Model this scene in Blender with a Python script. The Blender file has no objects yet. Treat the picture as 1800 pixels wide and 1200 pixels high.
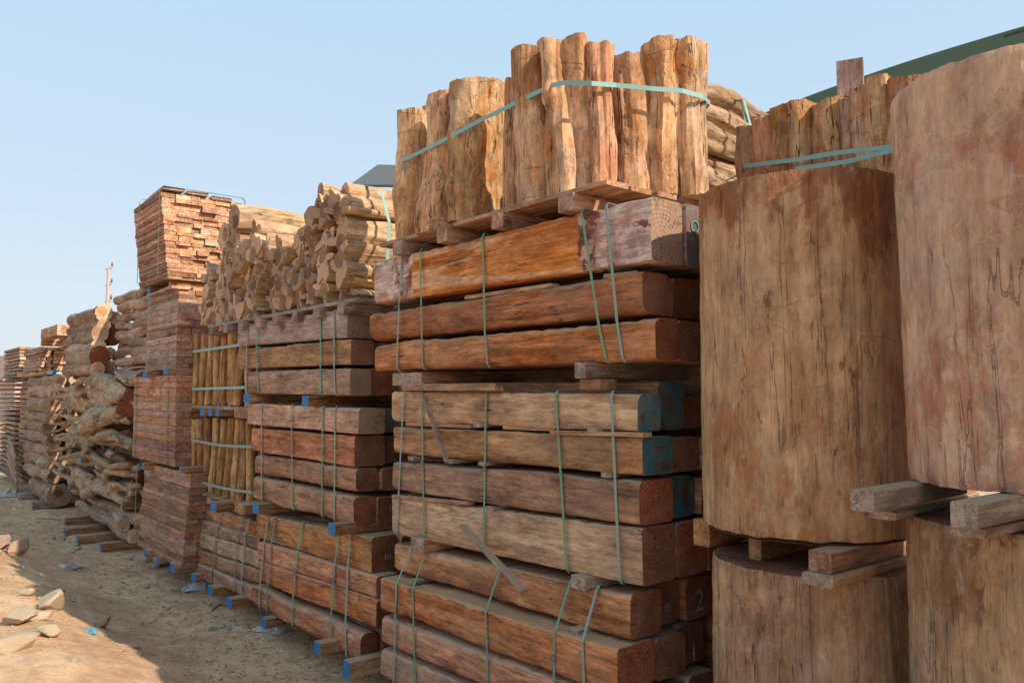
import bpy, math, random
from mathutils import Vector, Matrix, noise
R = math.radians
random.seed(7)
# ---------------------------------------------------------------- camera, sky, sun, exposure
# World axes: X runs into the row of stacks, Y runs along the row away from the camera, Z up.
scene = bpy.context.scene
col = scene.collection
F_PX, HZ, PHI, EYE = 1400.0, 690.0, R(39.4), 1.75
PITCH = math.atan((HZ - 600) / F_PX)
cam_d = bpy.data.cameras.new("camera")
cam = bpy.data.objects.new("camera", cam_d)
col.objects.link(cam)
cam_d.sensor_width = 36
cam_d.lens = 36 * F_PX / 1800
cam_d.clip_start = 0.05
cam_d.clip_end = 4000
cam.location = (0, 0, EYE)
cam.rotation_euler = (math.pi / 2 + PITCH, 0, -PHI)
scene.camera = cam
cam_d.dof.use_dof = False

SUN_EL, SUN_OFF = R(35), R(17)          # elevation; angle from -Y towards +X
sun_dir = Vector((math.sin(SUN_OFF) * math.cos(SUN_EL), -math.cos(SUN_OFF) * math.cos(SUN_EL), math.sin(SUN_EL)))
world = bpy.data.worlds.new("World")
scene.world = world
world.use_nodes = True
wn = world.node_tree
wn.nodes.clear()
w_out = wn.nodes.new("ShaderNodeOutputWorld")
w_bg = wn.nodes.new("ShaderNodeBackground")
sky = wn.nodes.new("ShaderNodeTexSky")
sky.sky_type = 'NISHITA'
sky.sun_disc = False
sky.sun_elevation = SUN_EL
sky.sun_rotation = math.pi - SUN_OFF
sky.air_density = 1.0
sky.dust_density = 3.0
sky.ozone_density = 2.0
sky.altitude = 0
w_bg.inputs[1].default_value = 0.142
# thin high haze evens out the sky: the Nishita sky is partly veiled by a pale layer
veil = wn.nodes.new("ShaderNodeMix"); veil.data_type = 'RGBA'
tcw = wn.nodes.new("ShaderNodeTexCoord")
sxw = wn.nodes.new("ShaderNodeSeparateXYZ"); wn.links.new(tcw.outputs['Generated'], sxw.inputs[0])
rw = wn.nodes.new("ShaderNodeValToRGB"); wn.links.new(sxw.outputs[2], rw.inputs[0])
cr = rw.color_ramp
cr.elements.new(0.2).color = (4.3, 5.25, 6.15, 1)
cr.elements[0].position = 0.0; cr.elements[0].color = (5.4, 5.8, 6.1, 1)
cr.elements[2].position = 0.6; cr.elements[2].color = (3.3, 5.0, 6.5, 1)
veil.inputs[0].default_value = 0.85
wn.links.new(sky.outputs[0], veil.inputs[6]); wn.links.new(rw.outputs[0], veil.inputs[7])
wn.links.new(veil.outputs[2], w_bg.inputs[0])
wn.links.new(w_bg.outputs[0], w_out.inputs[0])
sun_d = bpy.data.lights.new("sun", 'SUN')
sun_d.energy = 5.0
sun_d.angle = R(0.6)
sun_d.color = (1.0, 0.87, 0.70)
sun = bpy.data.objects.new("sun", sun_d)
col.objects.link(sun)
sun.rotation_euler = sun_dir.to_track_quat('Z', 'Y').to_euler()
scene.view_settings.view_transform = 'Standard'
scene.view_settings.look = 'None'
scene.view_settings.exposure = 0.15
scene.view_settings.gamma = 1.0

# ---------------------------------------------------------------- helpers: places
SP, CP = math.sin(PHI), math.cos(PHI)
sp_, cp_ = math.sin(PITCH), math.cos(PITCH)
def ray(px, py):
    a, b = (px - 900) / F_PX, (600 - py) / F_PX
    h = cp_ - b * sp_
    return Vector((SP * h + CP * a, CP * h - SP * a, sp_ + b * cp_))
def at_t(px, py, T):
    """measured point of the photograph that lies on the upright plane X = T"""
    d = ray(px, py)
    k = T / d.x
    return Vector((T, d.y * k, EYE + d.z * k))
def at_s(px, py, S):
    d = ray(px, py)
    k = S / d.y
    return Vector((d.x * k, S, EYE + d.z * k))
def at_z(px, py, Z):
    d = ray(px, py)
    k = (Z - EYE) / d.z
    return Vector((d.x * k, d.y * k, Z))

ORD = ("first second third fourth fifth sixth seventh eighth ninth tenth eleventh twelfth thirteenth fourteenth fifteenth sixteenth "
       "seventeenth eighteenth nineteenth twentieth twenty-first twenty-second twenty-third twenty-fourth twenty-fifth twenty-sixth "
       "twenty-seventh twenty-eighth twenty-ninth thirtieth").split()

# ---------------------------------------------------------------- helpers: objects
def tag(o, label=None, cat=None, group=None, kind='thing'):
    if label: o['label'] = label
    if cat: o['category'] = cat
    if group: o['group'] = group
    if kind: o['kind'] = kind
    return o
def link(name, me, mats, parent=None, loc=(0, 0, 0), rot=(0, 0, 0)):
    o = bpy.data.objects.new(name, me)
    if not me.materials:
        for m in (mats if isinstance(mats, (list, tuple)) else [mats]):
            me.materials.append(m)
    col.objects.link(o)
    o.location = loc
    o.rotation_euler = rot
    if parent: o.parent = parent
    return o
def empty(name, loc=(0, 0, 0), rot=(0, 0, 0)):
    o = bpy.data.objects.new(name, None)
    col.objects.link(o)
    o.location = loc
    o.rotation_euler = rot
    o.empty_display_size = 0.1
    return o
def loft(rings, closed_caps=True, smooth=True, sharp=40, cap_slots=(1, 1)):
    """rings: list of equally long lists of points; sides slot 0, caps slot 1"""
    n = len(rings[0])
    vs = [tuple(p) for r in rings for p in r]
    fs, mi = [], []
    for i in range(len(rings) - 1):
        a, b = i * n, (i + 1) * n
        for j in range(n):
            k = (j + 1) % n
            fs.append((a + j, a + k, b + k, b + j))
            mi.append(0)
    if closed_caps:
        fs.append(tuple(reversed(range(n)))); mi.append(cap_slots[0])
        fs.append(tuple(range((len(rings) - 1) * n, len(rings) * n))); mi.append(cap_slots[1])
    me = bpy.data.meshes.new("loft")
    me.from_pydata(vs, [], fs)
    me.polygons.foreach_set("material_index", mi)
    me.polygons.foreach_set("use_smooth", [smooth] * len(fs))
    if smooth: me.set_sharp_from_angle(angle=R(sharp))
    me.update()
    return me
def join_data(parts):
    """parts: [(verts, faces, slot)] -> one mesh"""
    vs, fs, mi = [], [], []
    for v, f, m in parts:
        b = len(vs)
        vs += [tuple(p) for p in v]
        fs += [tuple(i + b for i in q) for q in f]
        mi += [m] * len(f)
    me = bpy.data.meshes.new("joined")
    me.from_pydata(vs, [], fs)
    me.polygons.foreach_set("material_index", mi)
    me.update()
    return me
BOXF = [(0, 3, 2, 1), (4, 5, 6, 7), (0, 1, 5, 4), (1, 2, 6, 5), (2, 3, 7, 6), (3, 0, 4, 7)]
def box_pts(x0, x1, y0, y1, z0, z1):
    return [(x0, y0, z0), (x1, y0, z0), (x1, y1, z0), (x0, y1, z0), (x0, y0, z1), (x1, y0, z1), (x1, y1, z1), (x0, y1, z1)]
def chamfer_bar(L, W, H, c=0.004, seed=0, wob=0.0, nseg=6, cap_slots=(1, 1)):
    """bar along local X, centred, with worn edges"""
    rings = []
    for i in range(nseg + 1):
        x = -L / 2 + L * i / nseg
        dy = noise.noise(Vector((x * 1.3 + seed * 3.1, 7.7, seed))) * wob
        dz = noise.noise(Vector((x * 1.3 + seed * 5.3, 1.7, seed + 9))) * wob
        w, h = W / 2, H / 2
        ring = [(x, -w + c + dy, -h + dz), (x, w - c + dy, -h + dz), (x, w + dy, -h + c + dz), (x, w + dy, h - c + dz),
                (x, w - c + dy, h + dz), (x, -w + c + dy, h + dz), (x, -w + dy, h - c + dz), (x, -w + dy, -h + c + dz)]
        rings.append(ring)
    return loft(rings, sharp=30, cap_slots=cap_slots)

# ---------------------------------------------------------------- helpers: materials
class NT:
    def __init__(s, name):
        s.m = bpy.data.materials.new(name)
        s.m.use_nodes = True
        s.t = s.m.node_tree
        s.t.nodes.clear()
        s.out = s.n("OutputMaterial")
        s.b = s.n("BsdfPrincipled")
        s.t.links.new(s.b.outputs[0], s.out.inputs[0])
        s.b.inputs['Roughness'].default_value = 0.85
        s.b.inputs['Specular IOR Level'].default_value = 0.25
    def n(s, k, **kw):
        nd = s.t.nodes.new("ShaderNode" + k)
        for a, v in kw.items(): setattr(nd, a, v)
        return nd
    def put(s, inp, v):
        if hasattr(v, 'is_output') or isinstance(v, bpy.types.NodeSocket): s.t.links.new(v, inp)
        else:
            if isinstance(v, (tuple, list)) and len(v) == 3 and inp.type == 'RGBA': v = (*v, 1)
            inp.default_value = v
    def coords(s, rnd=True):
        tc = s.n("TexCoord")
        v = tc.outputs['Object']
        if rnd:
            oi = s.n("ObjectInfo")
            s.rand = oi.outputs['Random']
            a = s.n("VectorMath", operation='MULTIPLY_ADD')
            cx = s.n("CombineXYZ")
            for i, k in enumerate((37.0, 91.0, 53.0)): s.put(cx.inputs[i], s.math('MULTIPLY', s.rand, k))
            s.raw = v
            ad = s.n("VectorMath", operation='ADD')
            s.put(ad.inputs[0], v); s.put(ad.inputs[1], cx.outputs[0])
            s.t.nodes.remove(a)
            return ad.outputs[0]
        s.raw = v
        return v
    def math(s, op, a, b=0.5, c=0.5, clamp=False):
        nd = s.n("Math", operation=op)
        nd.use_clamp = clamp
        s.put(nd.inputs[0], a); s.put(nd.inputs[1], b); s.put(nd.inputs[2], c)
        return nd.outputs[0]
    def scale(s, v, sc, rot=(0, 0, 0)):
        nd = s.n("Mapping")
        s.put(nd.inputs[0], v); s.put(nd.inputs['Scale'], sc); nd.inputs['Rotation'].default_value = rot
        return nd.outputs[0]
    def noise(s, v, sc, det=4, rough=0.55, dist=0.0):
        nd = s.n("TexNoise")
        s.put(nd.inputs['Vector'], v)
        nd.inputs['Scale'].default_value = sc; nd.inputs['Detail'].default_value = det
        nd.inputs['Roughness'].default_value = rough; nd.inputs['Distortion'].default_value = dist
        return nd.outputs[0]
    def vor(s, v, sc, feat='F1', out=0, rnd=1.0):
        nd = s.n("TexVoronoi", feature=feat)
        s.put(nd.inputs['Vector'], v)
        nd.inputs['Scale'].default_value = sc; nd.inputs['Randomness'].default_value = rnd
        return nd.outputs[out]
    def ramp(s, f, stops, interp='LINEAR'):
        nd = s.n("ValToRGB")
        cr = nd.color_ramp
        cr.interpolation = interp
        while len(cr.elements) < len(stops): cr.elements.new(0.5)
        for e, (p, c) in zip(cr.elements, stops):
            e.position = p
            e.color = (c, c, c, 1) if isinstance(c, (int, float)) else (*c, 1)
        s.put(nd.inputs[0], f)
        return nd.outputs[0]
    def step(s, f, lo, hi):
        nd = s.n("MapRange")
        nd.interpolation_type = 'SMOOTHSTEP'
        s.put(nd.inputs[0], f)
        nd.inputs[1].default_value = lo; nd.inputs[2].default_value = hi
        nd.inputs[3].default_value = 0; nd.inputs[4].default_value = 1
        return nd.outputs[0]
    def mix(s, f, a, b, mode='MIX'):
        nd = s.n("Mix", data_type='RGBA', blend_type=mode)
        s.put(nd.inputs[0], f); s.put(nd.inputs[6], a); s.put(nd.inputs[7], b)
        return nd.outputs[2]
    def hsv(s, c, h=0.5, sa=1.0, v=1.0):
        nd = s.n("HueSaturation")
        s.put(nd.inputs['Color'], c); s.put(nd.inputs['Hue'], h); s.put(nd.inputs['Saturation'], sa); s.put(nd.inputs['Value'], v)
        return nd.outputs[0]
    def up(s):
        g = s.n("NewGeometry")
        sx = s.n("SeparateXYZ")
        s.put(sx.inputs[0], g.outputs['Normal'])
        return sx.outputs[2]
    def bump(s, h, strength=0.5, dist=0.01, prev=None):
        nd = s.n("Bump")
        nd.inputs['Strength'].default_value = strength; nd.inputs['Distance'].default_value = dist
        s.put(nd.inputs['Height'], h)
        if prev is not None: s.put(nd.inputs['Normal'], prev)
        return nd.outputs[0]
    def done(s, color, normal=None, rough=None):
        s.put(s.b.inputs['Base Color'], color)
        if normal is not None: s.put(s.b.inputs['Normal'], normal)
        if rough is not None: s.put(s.b.inputs['Roughness'], rough)
        return s.m
DUST = (0.36, 0.255, 0.17)
def wood(name, dark, mid, light, stain=(0.07, 0.022, 0.012), stain_amt=0.5, grain=26, sap=None, dust=0.75, scratch=0.35,
         crack=1.0, stretch=0.07, gray=None, gray_amt=0.4, bump=0.5, var=0.25, whitewash=None):
    """sawn or weathered wood; the grain runs along local X"""
    s = NT(name)
    v = s.coords()
    g1 = s.noise(s.scale(v, (stretch, 1, 1)), grain, 6, 0.65, 0.6)
    g2 = s.noise(s.scale(v, (0.16, 1, 1)), 6.5, 4, 0.6, 1.6)
    f = s.math('ADD', s.math('MULTIPLY', g1, 0.55), s.math('MULTIPLY', g2, 0.45))
    c = s.ramp(f, [(0.39, dark), (0.5, mid), (0.61, light)])
    # red heartwood clouds and dark blots
    n3 = s.noise(s.scale(v, (0.35, 1, 1)), 3.2, 5, 0.62, 1.0)
    c = s.mix(s.math('MULTIPLY', s.step(n3, 0.54, 0.68), stain_amt), c, stain)
    if sap:
        n4 = s.noise(s.scale(v, (0.12, 0.6, 1.4)), 4.6, 2, 0.4, 0.6)
        c = s.mix(s.math('MULTIPLY', s.step(n4, 0.55, 0.58), 0.75), c, sap)
    if gray:
        n5 = s.noise(s.scale(v, (0.5, 1, 1)), 2.1, 6, 0.68, 0.3)
        c = s.mix(s.math('MULTIPLY', s.step(n5, 0.42, 0.62), gray_amt), c, gray)
    if whitewash is not None:
        sx = s.n("SeparateXYZ"); s.put(sx.inputs[0], s.raw)
        ax = s.math('ABSOLUTE', sx.outputs[0])
        ed = s.math('ADD', ax, s.math('MULTIPLY', s.math('SUBTRACT', s.noise(v, 9, 6, 0.7), 0.5), 0.16))
        msk = s.step(ed, whitewash - 0.005, whitewash + 0.012)
        blot = s.step(s.noise(v, 7.5, 6, 0.7, 0.5), 0.44, 0.40)
        near = s.step(ed, whitewash + 0.16, whitewash + 0.02)
        c = s.mix(s.math('MULTIPLY', msk, s.math('MULTIPLY_ADD', s.step(s.noise(s.scale(v, (0.3, 1, 1)), 10, 6, 0.7), 0.42, 0.58), 0.35, 0.62)), c, s.mix(s.step(s.noise(v, 14, 5), 0.35, 0.62), (0.30, 0.21, 0.18), (0.52, 0.43, 0.39)))
        c = s.mix(s.math('MULTIPLY', s.math('MULTIPLY', msk, s.math('MAXIMUM', blot, s.math('MULTIPLY', near, s.step(s.noise(v, 12, 5), .45, .5)))), 0.9), c, (0.10, 0.028, 0.018))
    # pale saw scratches
    sc = s.noise(s.scale(v, (0.9, 3.0, 3.0), (0.3, 0.5, 0.45)), 9, 3, 0.5, 0.8)
    lines = s.step(s.math('ABSOLUTE', s.math('SUBTRACT', sc, 0.5)), 0.006, 0.0)
    c = s.mix(s.math('MULTIPLY', lines, scratch), c, (0.42, 0.33, 0.25))
    # checks along the grain
    ck = s.noise(s.scale(v, (0.045, 1, 1)), 11, 3, 0.6, 0.25)
    cl = s.step(s.math('ABSOLUTE', s.math('SUBTRACT', ck, 0.47)), 0.007, 0.001)
    gate = s.step(s.noise(s.scale(v, (0.8, 1, 1)), 3.0, 2), 0.47, 0.56)
    cl = s.math('MULTIPLY', s.math('MULTIPLY', cl, gate), crack, clamp=True)
    c = s.mix(s.math('MULTIPLY', cl, 0.85), c, (0.018, 0.010, 0.007))
    # fine speckle of dirt
    sp = s.noise(v, 90, 4, 0.7)
    c = s.mix(s.math('MULTIPLY', s.step(sp, 0.5, 0.75), 0.35), c, (0.40, 0.32, 0.24))
    fo = s.noise(s.scale(v, (0.16, 1, 1)), 62, 5, 0.75)
    c = s.mix(1.0, c, s.ramp(fo, [(0.36, 0.62), (0.5, 1.0), (0.64, 1.28)]), 'MULTIPLY')
    mo = s.noise(s.scale(v, (0.5, 1, 1)), 8, 6, 0.7)
    c = s.mix(1.0, c, s.ramp(mo, [(0.38, 0.68), (0.52, 1.0), (0.64, 1.2)]), 'MULTIPLY')
    # settled dust
    up = s.up()
    du = s.math('ADD', up, s.math('MULTIPLY', s.math('SUBTRACT', s.noise(v, 11, 5, 0.7), 0.5), 0.9))
    c = s.mix(s.math('MULTIPLY', s.step(du, 0.28, 0.75), dust), c, DUST)
    film = s.step(s.noise(s.scale(v, (0.6, 1, 1)), 4.3, 6, 0.7), 0.42, 0.75)
    c = s.mix(s.math('MULTIPLY', film, 0.42 * dust), c, (0.33, 0.215, 0.14))
    # piece to piece differences
    r2 = s.math('FRACT', s.math('MULTIPLY', s.rand, 17.31))
    c = s.hsv(c, s.math('ADD', 0.488, s.math('MULTIPLY', s.rand, 0.016)), s.math('ADD', 0.98, s.math('MULTIPLY', r2, 0.25)),
              s.math('ADD', 1.24 - var, s.math('MULTIPLY', s.math('FRACT', s.math('MULTIPLY', s.rand, 7.77)), 2 * var)))
    h = s.math('SUBTRACT', s.math('ADD', s.math('MULTIPLY', g1, 0.7), s.math('MULTIPLY', s.noise(v, 45, 5, 0.7), 0.5)), s.math('MULTIPLY', cl, 1.2))
    return s.done(c, s.bump(h, bump, 0.008))
def endgrain(name, a, b, ring=14, blue=0.0, dust=0.3, cracks=0.8, var=0.25, bluecol=(0.03, 0.13, 0.20), sapc=None):
    """cross-cut face: rings round local X, radial checks"""
    s = NT(name)
    v = s.coords()
    raw = s.raw
    sx = s.n("SeparateXYZ"); s.put(sx.inputs[0], raw)
    oy = s.math('MULTIPLY', s.math('SUBTRACT', s.rand, 0.5), 0.09)
    oz = s.math('MULTIPLY', s.math('SUBTRACT', s.math('FRACT', s.math('MULTIPLY', s.rand, 9.1)), 0.5), 0.09)
    y = s.math('ADD', sx.outputs[1], oy); z = s.math('ADD', sx.outputs[2], oz)
    d = s.math('SQRT', s.math('ADD', s.math('MULTIPLY', y, y), s.math('MULTIPLY', z, z)))
    d2 = s.math('ADD', d, s.math('MULTIPLY', s.noise(v, 9, 3), 0.03))
    wv = s.math('SINE', s.math('MULTIPLY', d2, ring * 27.0))
    c = s.mix(s.math('MULTIPLY_ADD', wv, 0.2, 0.42), a, b)
    c = s.mix(s.step(s.noise(v, 6.5, 5, 0.65), 0.42, 0.62), c, s.mix(0.6, c, a))
    if sapc: c = s.mix(s.step(d2, 0.075, 0.085), c, sapc)
    ang = s.math('ARCTAN2', y, z)
    cv = s.n("CombineXYZ"); s.put(cv.inputs[0], s.math('MULTIPLY', ang, 3.0)); s.put(cv.inputs[1], s.math('MULTIPLY', d, 3.5)); s.put(cv.inputs[2], s.math('MULTIPLY', s.rand, 40.0))
    ck = s.noise(cv.outputs[0], 1.4, 3, 0.6)
    cl = s.math('MULTIPLY', s.step(s.math('ABSOLUTE', s.math('SUBTRACT', ck, 0.5)), 0.02, 0.003), s.step(s.noise(v, 7, 1), 0.4, 0.55))
    c = s.mix(s.math('MULTIPLY', cl, cracks), c, (0.02, 0.010, 0.007))
    if blue: c = s.mix(s.math('MULTIPLY', s.step(s.noise(v, 11, 6, 0.68), 0.38, 0.56), blue), c, bluecol)
    c = s.mix(s.math('MULTIPLY', s.step(s.noise(v, 12, 6, 0.7), 0.4, 0.72), dust), c, DUST)
    scn = s.noise(s.scale(v, (1, 1, 4), (0.7, 0, 0)), 14, 2, 0.5, 0.5)
    c = s.mix(s.math('MULTIPLY', s.step(s.math('ABSOLUTE', s.math('SUBTRACT', scn, 0.5)), 0.01, 0.0), 0.3), c, (0.42, 0.34, 0.27))
    c = s.hsv(c, 0.488, 1.08, s.math('ADD', 1 - var, s.math('MULTIPLY', s.math('FRACT', s.math('MULTIPLY', s.rand, 5.3)), 2 * var)))
    h = s.math('SUBTRACT', s.math('MULTIPLY_ADD', wv, 0.15, s.noise(v, 60, 4, 0.7)), cl)
    return s.done(c, s.bump(h, 0.4, 0.005))
def plain(name, c, c2=None, rough=0.8, sc=12, bump=0.2):
    s = NT(name)
    v = s.coords()
    k = s.mix(s.noise(v, sc, 5, 0.65), c, c2 or tuple(x * 0.6 for x in c))
    return s.done(k, s.bump(s.noise(v, sc * 4, 4), bump, 0.005), rough)

M = {}
M['beam_orange'] = wood('beam_orange', (0.19, 0.070, 0.034), (0.36, 0.158, 0.080), (0.47, 0.25, 0.145), sap=None, gray=(0.33, 0.21, 0.14), gray_amt=0.3)
M['beam_red'] = wood('beam_red', (0.16, 0.062, 0.032), (0.31, 0.14, 0.072), (0.42, 0.225, 0.13), stain=(0.13, 0.03, 0.017), gray=(0.32, 0.20, 0.145), gray_amt=0.4)
M['beam_brown'] = wood('beam_brown', (0.16, 0.074, 0.040), (0.30, 0.150, 0.082), (0.41, 0.235, 0.145), gray=(0.34, 0.225, 0.15), gray_amt=0.5)
M['beam_gray'] = wood('beam_gray', (0.18, 0.088, 0.047), (0.32, 0.175, 0.10), (0.43, 0.27, 0.165), stain_amt=0.45, gray=(0.37, 0.245, 0.16), gray_amt=0.5)
M['beam_top'] = wood('beam_top', (0.22, 0.078, 0.030), (0.40, 0.18, 0.075), (0.50, 0.27, 0.13), sap=(0.54, 0.37, 0.23), stain_amt=0.3, dust=0.6, whitewash=0.66, var=0.0)
M['beam_wash'] = wood('beam_wash', (0.17, 0.10, 0.08), (0.27, 0.185, 0.16), (0.36, 0.27, 0.24), stain=(0.07, 0.025, 0.022), stain_amt=0.75, gray=(0.33, 0.26, 0.24), gray_amt=0.5, var=0.1)
M['end_brown'] = endgrain('end_brown', (0.15, 0.068, 0.036), (0.34, 0.18, 0.10))
M['end_red'] = endgrain('end_red', (0.17, 0.060, 0.028), (0.36, 0.155, 0.07))
M['end_pale'] = endgrain('end_pale', (0.24, 0.155, 0.10), (0.42, 0.30, 0.20), dust=0.4, var=0.12)
M['end_blue'] = endgrain('end_blue', (0.09, 0.05, 0.035), (0.18, 0.10, 0.06), blue=0.8, bluecol=(0.045, 0.165, 0.22))
M['end_blue2'] = endgrain('end_blue2', (0.12, 0.07, 0.045), (0.22, 0.13, 0.08), blue=0.5, bluecol=(0.05, 0.11, 0.15))
M['plank'] = wood('plank', (0.20, 0.085, 0.05), (0.33, 0.168, 0.105), (0.45, 0.27, 0.18), stain_amt=0.3, grain=40, scratch=0.15, gray=(0.24, 0.17, 0.13), gray_amt=0.5, var=0.42, bump=0.3)
M['plank_end'] = wood('plank_end', (0.27, 0.135, 0.075), (0.46, 0.27, 0.17), (0.59, 0.40, 0.27), stain_amt=0.25, grain=60, stretch=0.5, scratch=0.1, dust=0.2, var=0.36, crack=0.2)
M['plank_gray'] = wood('plank_gray', (0.15, 0.085, 0.058), (0.27, 0.17, 0.12), (0.39, 0.27, 0.20), stain_amt=0.3, grain=40, scratch=0.15, gray=(0.27, 0.21, 0.17), gray_amt=0.7, var=0.35, bump=0.3)
M['pallet'] = wood('pallet', (0.14, 0.06, 0.03), (0.27, 0.13, 0.07), (0.40, 0.25, 0.16), stain_amt=0.4, grain=40, gray=(0.34, 0.27, 0.24), gray_amt=0.5, var=0.25)
M['stick'] = wood('stick', (0.17, 0.08, 0.04), (0.30, 0.165, 0.09), (0.42, 0.27, 0.17), stain_amt=0.2, var=0.25)
M['gray_board'] = wood('gray_board', (0.15, 0.10, 0.075), (0.25, 0.185, 0.145), (0.34, 0.27, 0.22), stain_amt=0.3, gray=(0.28, 0.225, 0.19), gray_amt=0.6, var=0.15, dust=0.8)
def bark_mat(name, dark, mid, light, patch, patch_amt=0.6, streak=(0.09, 0.035, 0.018), streak_amt=0.6, crack=1.0, gray=(0.30, 0.24, 0.19), gray_amt=0.5, bump=0.8, var=0.12, dust=0.5, fine=60, xcrack=0.0, satn=1.05, vmul=1.25, tex=0.8, hue=0.0, topstain=0.0):
    """debarked or half barked log surface; the trunk runs along local X"""
    s = NT(name)
    v = s.coords()
    a = s.noise(s.scale(v, (0.10, 1, 1)), 15, 7, 0.68, 0.5)
    b = s.noise(s.scale(v, (0.5, 1, 1)), 3.4, 6, 0.62, 0.8)
    f = s.math('ADD', s.math('MULTIPLY', a, 0.5), s.math('MULTIPLY', b, 0.5))
    c = s.ramp(f, [(0.39, dark), (0.5, mid), (0.61, light)])
    p = s.noise(s.scale(v, (0.7, 1, 1)), 5.0, 7, 0.66, 0.3)
    c = s.mix(s.math('MULTIPLY', s.step(p, 0.53, 0.60), patch_amt), c, patch)
    st = s.noise(s.scale(v, (0.3, 1, 1)), 7, 6, 0.66, 0.8)
    st2 = s.noise(v, 2.6, 4, 0.6)
    c = s.mix(s.math('MULTIPLY', s.math('MULTIPLY', s.step(st, 0.5, 0.66), s.step(st2, 0.46, 0.60)), streak_amt), c, streak)
    if topstain:
        sx = s.n('SeparateXYZ'); s.put(sx.inputs[0], s.raw)
        tn = s.math('ADD', sx.outputs[0], s.math('MULTIPLY', s.math('SUBTRACT', s.noise(s.scale(v, (0.45, 1, 1)), 5, 7, 0.7), 0.5), 1.5))
        c = s.mix(s.math('MULTIPLY', s.step(tn, 0.36, 0.52), topstain), c, s.mix(s.noise(v, 6, 4), (0.10, 0.03, 0.014), (0.28, 0.10, 0.035)))
    g = s.noise(s.scale(v, (0.6, 1, 1)), 2.7, 7, 0.7)
    c = s.mix(s.math('MULTIPLY', s.step(g, 0.5, 0.66), gray_amt), c, gray)
    g2 = s.noise(s.scale(v, (0.7, 1, 1)), 4.3, 7, 0.72, 0.6)
    c = s.mix(s.math('MULTIPLY', s.step(g2, 0.54, 0.64), 0.5), c, s.mix(0.45, c, (0.15, 0.115, 0.095)))
    fk = s.noise(s.scale(v, (0.32, 1, 1)), 24, 5, 0.7, 0.3)
    fg = s.noise(v, 2.2, 3, 0.6)
    c = s.mix(s.math('MULTIPLY', s.math('MULTIPLY', s.step(fk, 0.58, 0.66), s.step(fg, 0.42, 0.56)), 0.75), c, tuple(k * 1.1 for k in streak))
    w = s.noise(s.scale(v, (0.3, 1, 1)), 22, 5, 0.7)
    c = s.mix(s.math('MULTIPLY', s.step(w, 0.58, 0.72), 0.4), c, (0.50, 0.40, 0.30))
    ck = s.noise(s.scale(v, (0.035, 1, 1)), 13, 4, 0.6, 0.4)
    cl = s.step(s.math('ABSOLUTE', s.math('SUBTRACT', ck, 0.5)), 0.006, 0.001)
    cl = s.math('MULTIPLY', cl, s.step(s.noise(s.scale(v, (0.7, 1, 1)), 2.4, 3), 0.42, 0.52))
    c = s.mix(s.math('MULTIPLY', cl, 0.85 * crack, clamp=True), c, (0.02, 0.012, 0.008))
    xc = s.vor(s.scale(v, (1.0, 0.45, 0.45)), 7, 'DISTANCE_TO_EDGE')
    xl = s.math('MULTIPLY', s.step(xc, 0.022, 0.004), s.step(s.noise(v, 3.7, 3), 0.52, 0.6))
    c = s.mix(s.math('MULTIPLY', xl, 0.5 * xcrack), c, (0.05, 0.03, 0.02))
    fo = s.noise(s.scale(v, (0.35, 1, 1)), 48, 6, 0.78)
    c = s.mix(1.0, c, s.ramp(fo, [(0.36, 1 - 0.4 * tex), (0.5, 1.0), (0.64, 1 + 0.3 * tex)]), 'MULTIPLY')
    mo = s.noise(s.scale(v, (0.6, 1, 1)), 11, 7, 0.74, 0.5)
    c = s.mix(1.0, c, s.ramp(mo, [(0.38, 1 - 0.3 * tex), (0.52, 1.0), (0.64, 1 + 0.18 * tex)]), 'MULTIPLY')
    scn = s.noise(s.scale(v, (2.2, 1.4, 1.4), (0.5, 0.7, 0.2)), 6, 3, 0.5, 0.8)
    sdn = s.noise(s.scale(v, (2.0, 0.9, 0.9), (0.2, 0.9, 0.5)), 3.2, 1, 0.4, 0.2)
    sdl = s.math('MULTIPLY', s.step(s.math('ABSOLUTE', s.math('SUBTRACT', sdn, 0.5)), 0.009, 0.002), s.step(s.noise(v, 3.9, 3), 0.56, 0.6))
    c = s.mix(s.math('MULTIPLY', sdl, 0.35), c, streak)
    scl = s.math('MULTIPLY', s.step(s.math('ABSOLUTE', s.math('SUBTRACT', scn, 0.5)), 0.006, 0.0), s.step(s.noise(v, 3.1, 2), 0.5, 0.6))
    c = s.mix(s.math('MULTIPLY', scl, 0.35), c, (0.52, 0.40, 0.29))
    du = s.math('ADD', s.up(), s.math('MULTIPLY', s.math('SUBTRACT', s.noise(v, 9, 5, 0.7), 0.5), 0.8))
    c = s.mix(s.math('MULTIPLY', s.step(du, 0.25, 0.8), dust), c, DUST)
    c = s.hsv(c, s.math('ADD', 0.487 + hue, s.math('MULTIPLY', s.rand, 0.012)), satn, s.math('ADD', vmul - var, s.math('MULTIPLY', s.math('FRACT', s.math('MULTIPLY', s.rand, 7.77)), 2 * var)))
    h = s.math('ADD', s.math('MULTIPLY', a, 0.8), s.math('MULTIPLY', s.noise(v, fine, 5, 0.7), 0.35))
    h = s.math('SUBTRACT', s.math('ADD', h, s.math('MULTIPLY', s.step(p, 0.53, 0.56), 0.25)), s.math('MULTIPLY', s.math('MAXIMUM', cl, s.math('MULTIPLY', xl, 0.5 * xcrack)), 1.3))
    return s.done(c, s.bump(h, bump, 0.012))
M['big_log'] = bark_mat('big_log', (0.25, 0.13, 0.062), (0.36, 0.21, 0.112), (0.46, 0.29, 0.165), patch=(0.28, 0.11, 0.04), patch_amt=0.45, streak=(0.13, 0.05, 0.022), streak_amt=0.6, gray=(0.37, 0.25, 0.155), gray_amt=0.6, crack=0.3, tex=0.5, hue=-0.0005, topstain=0.75)
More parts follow.
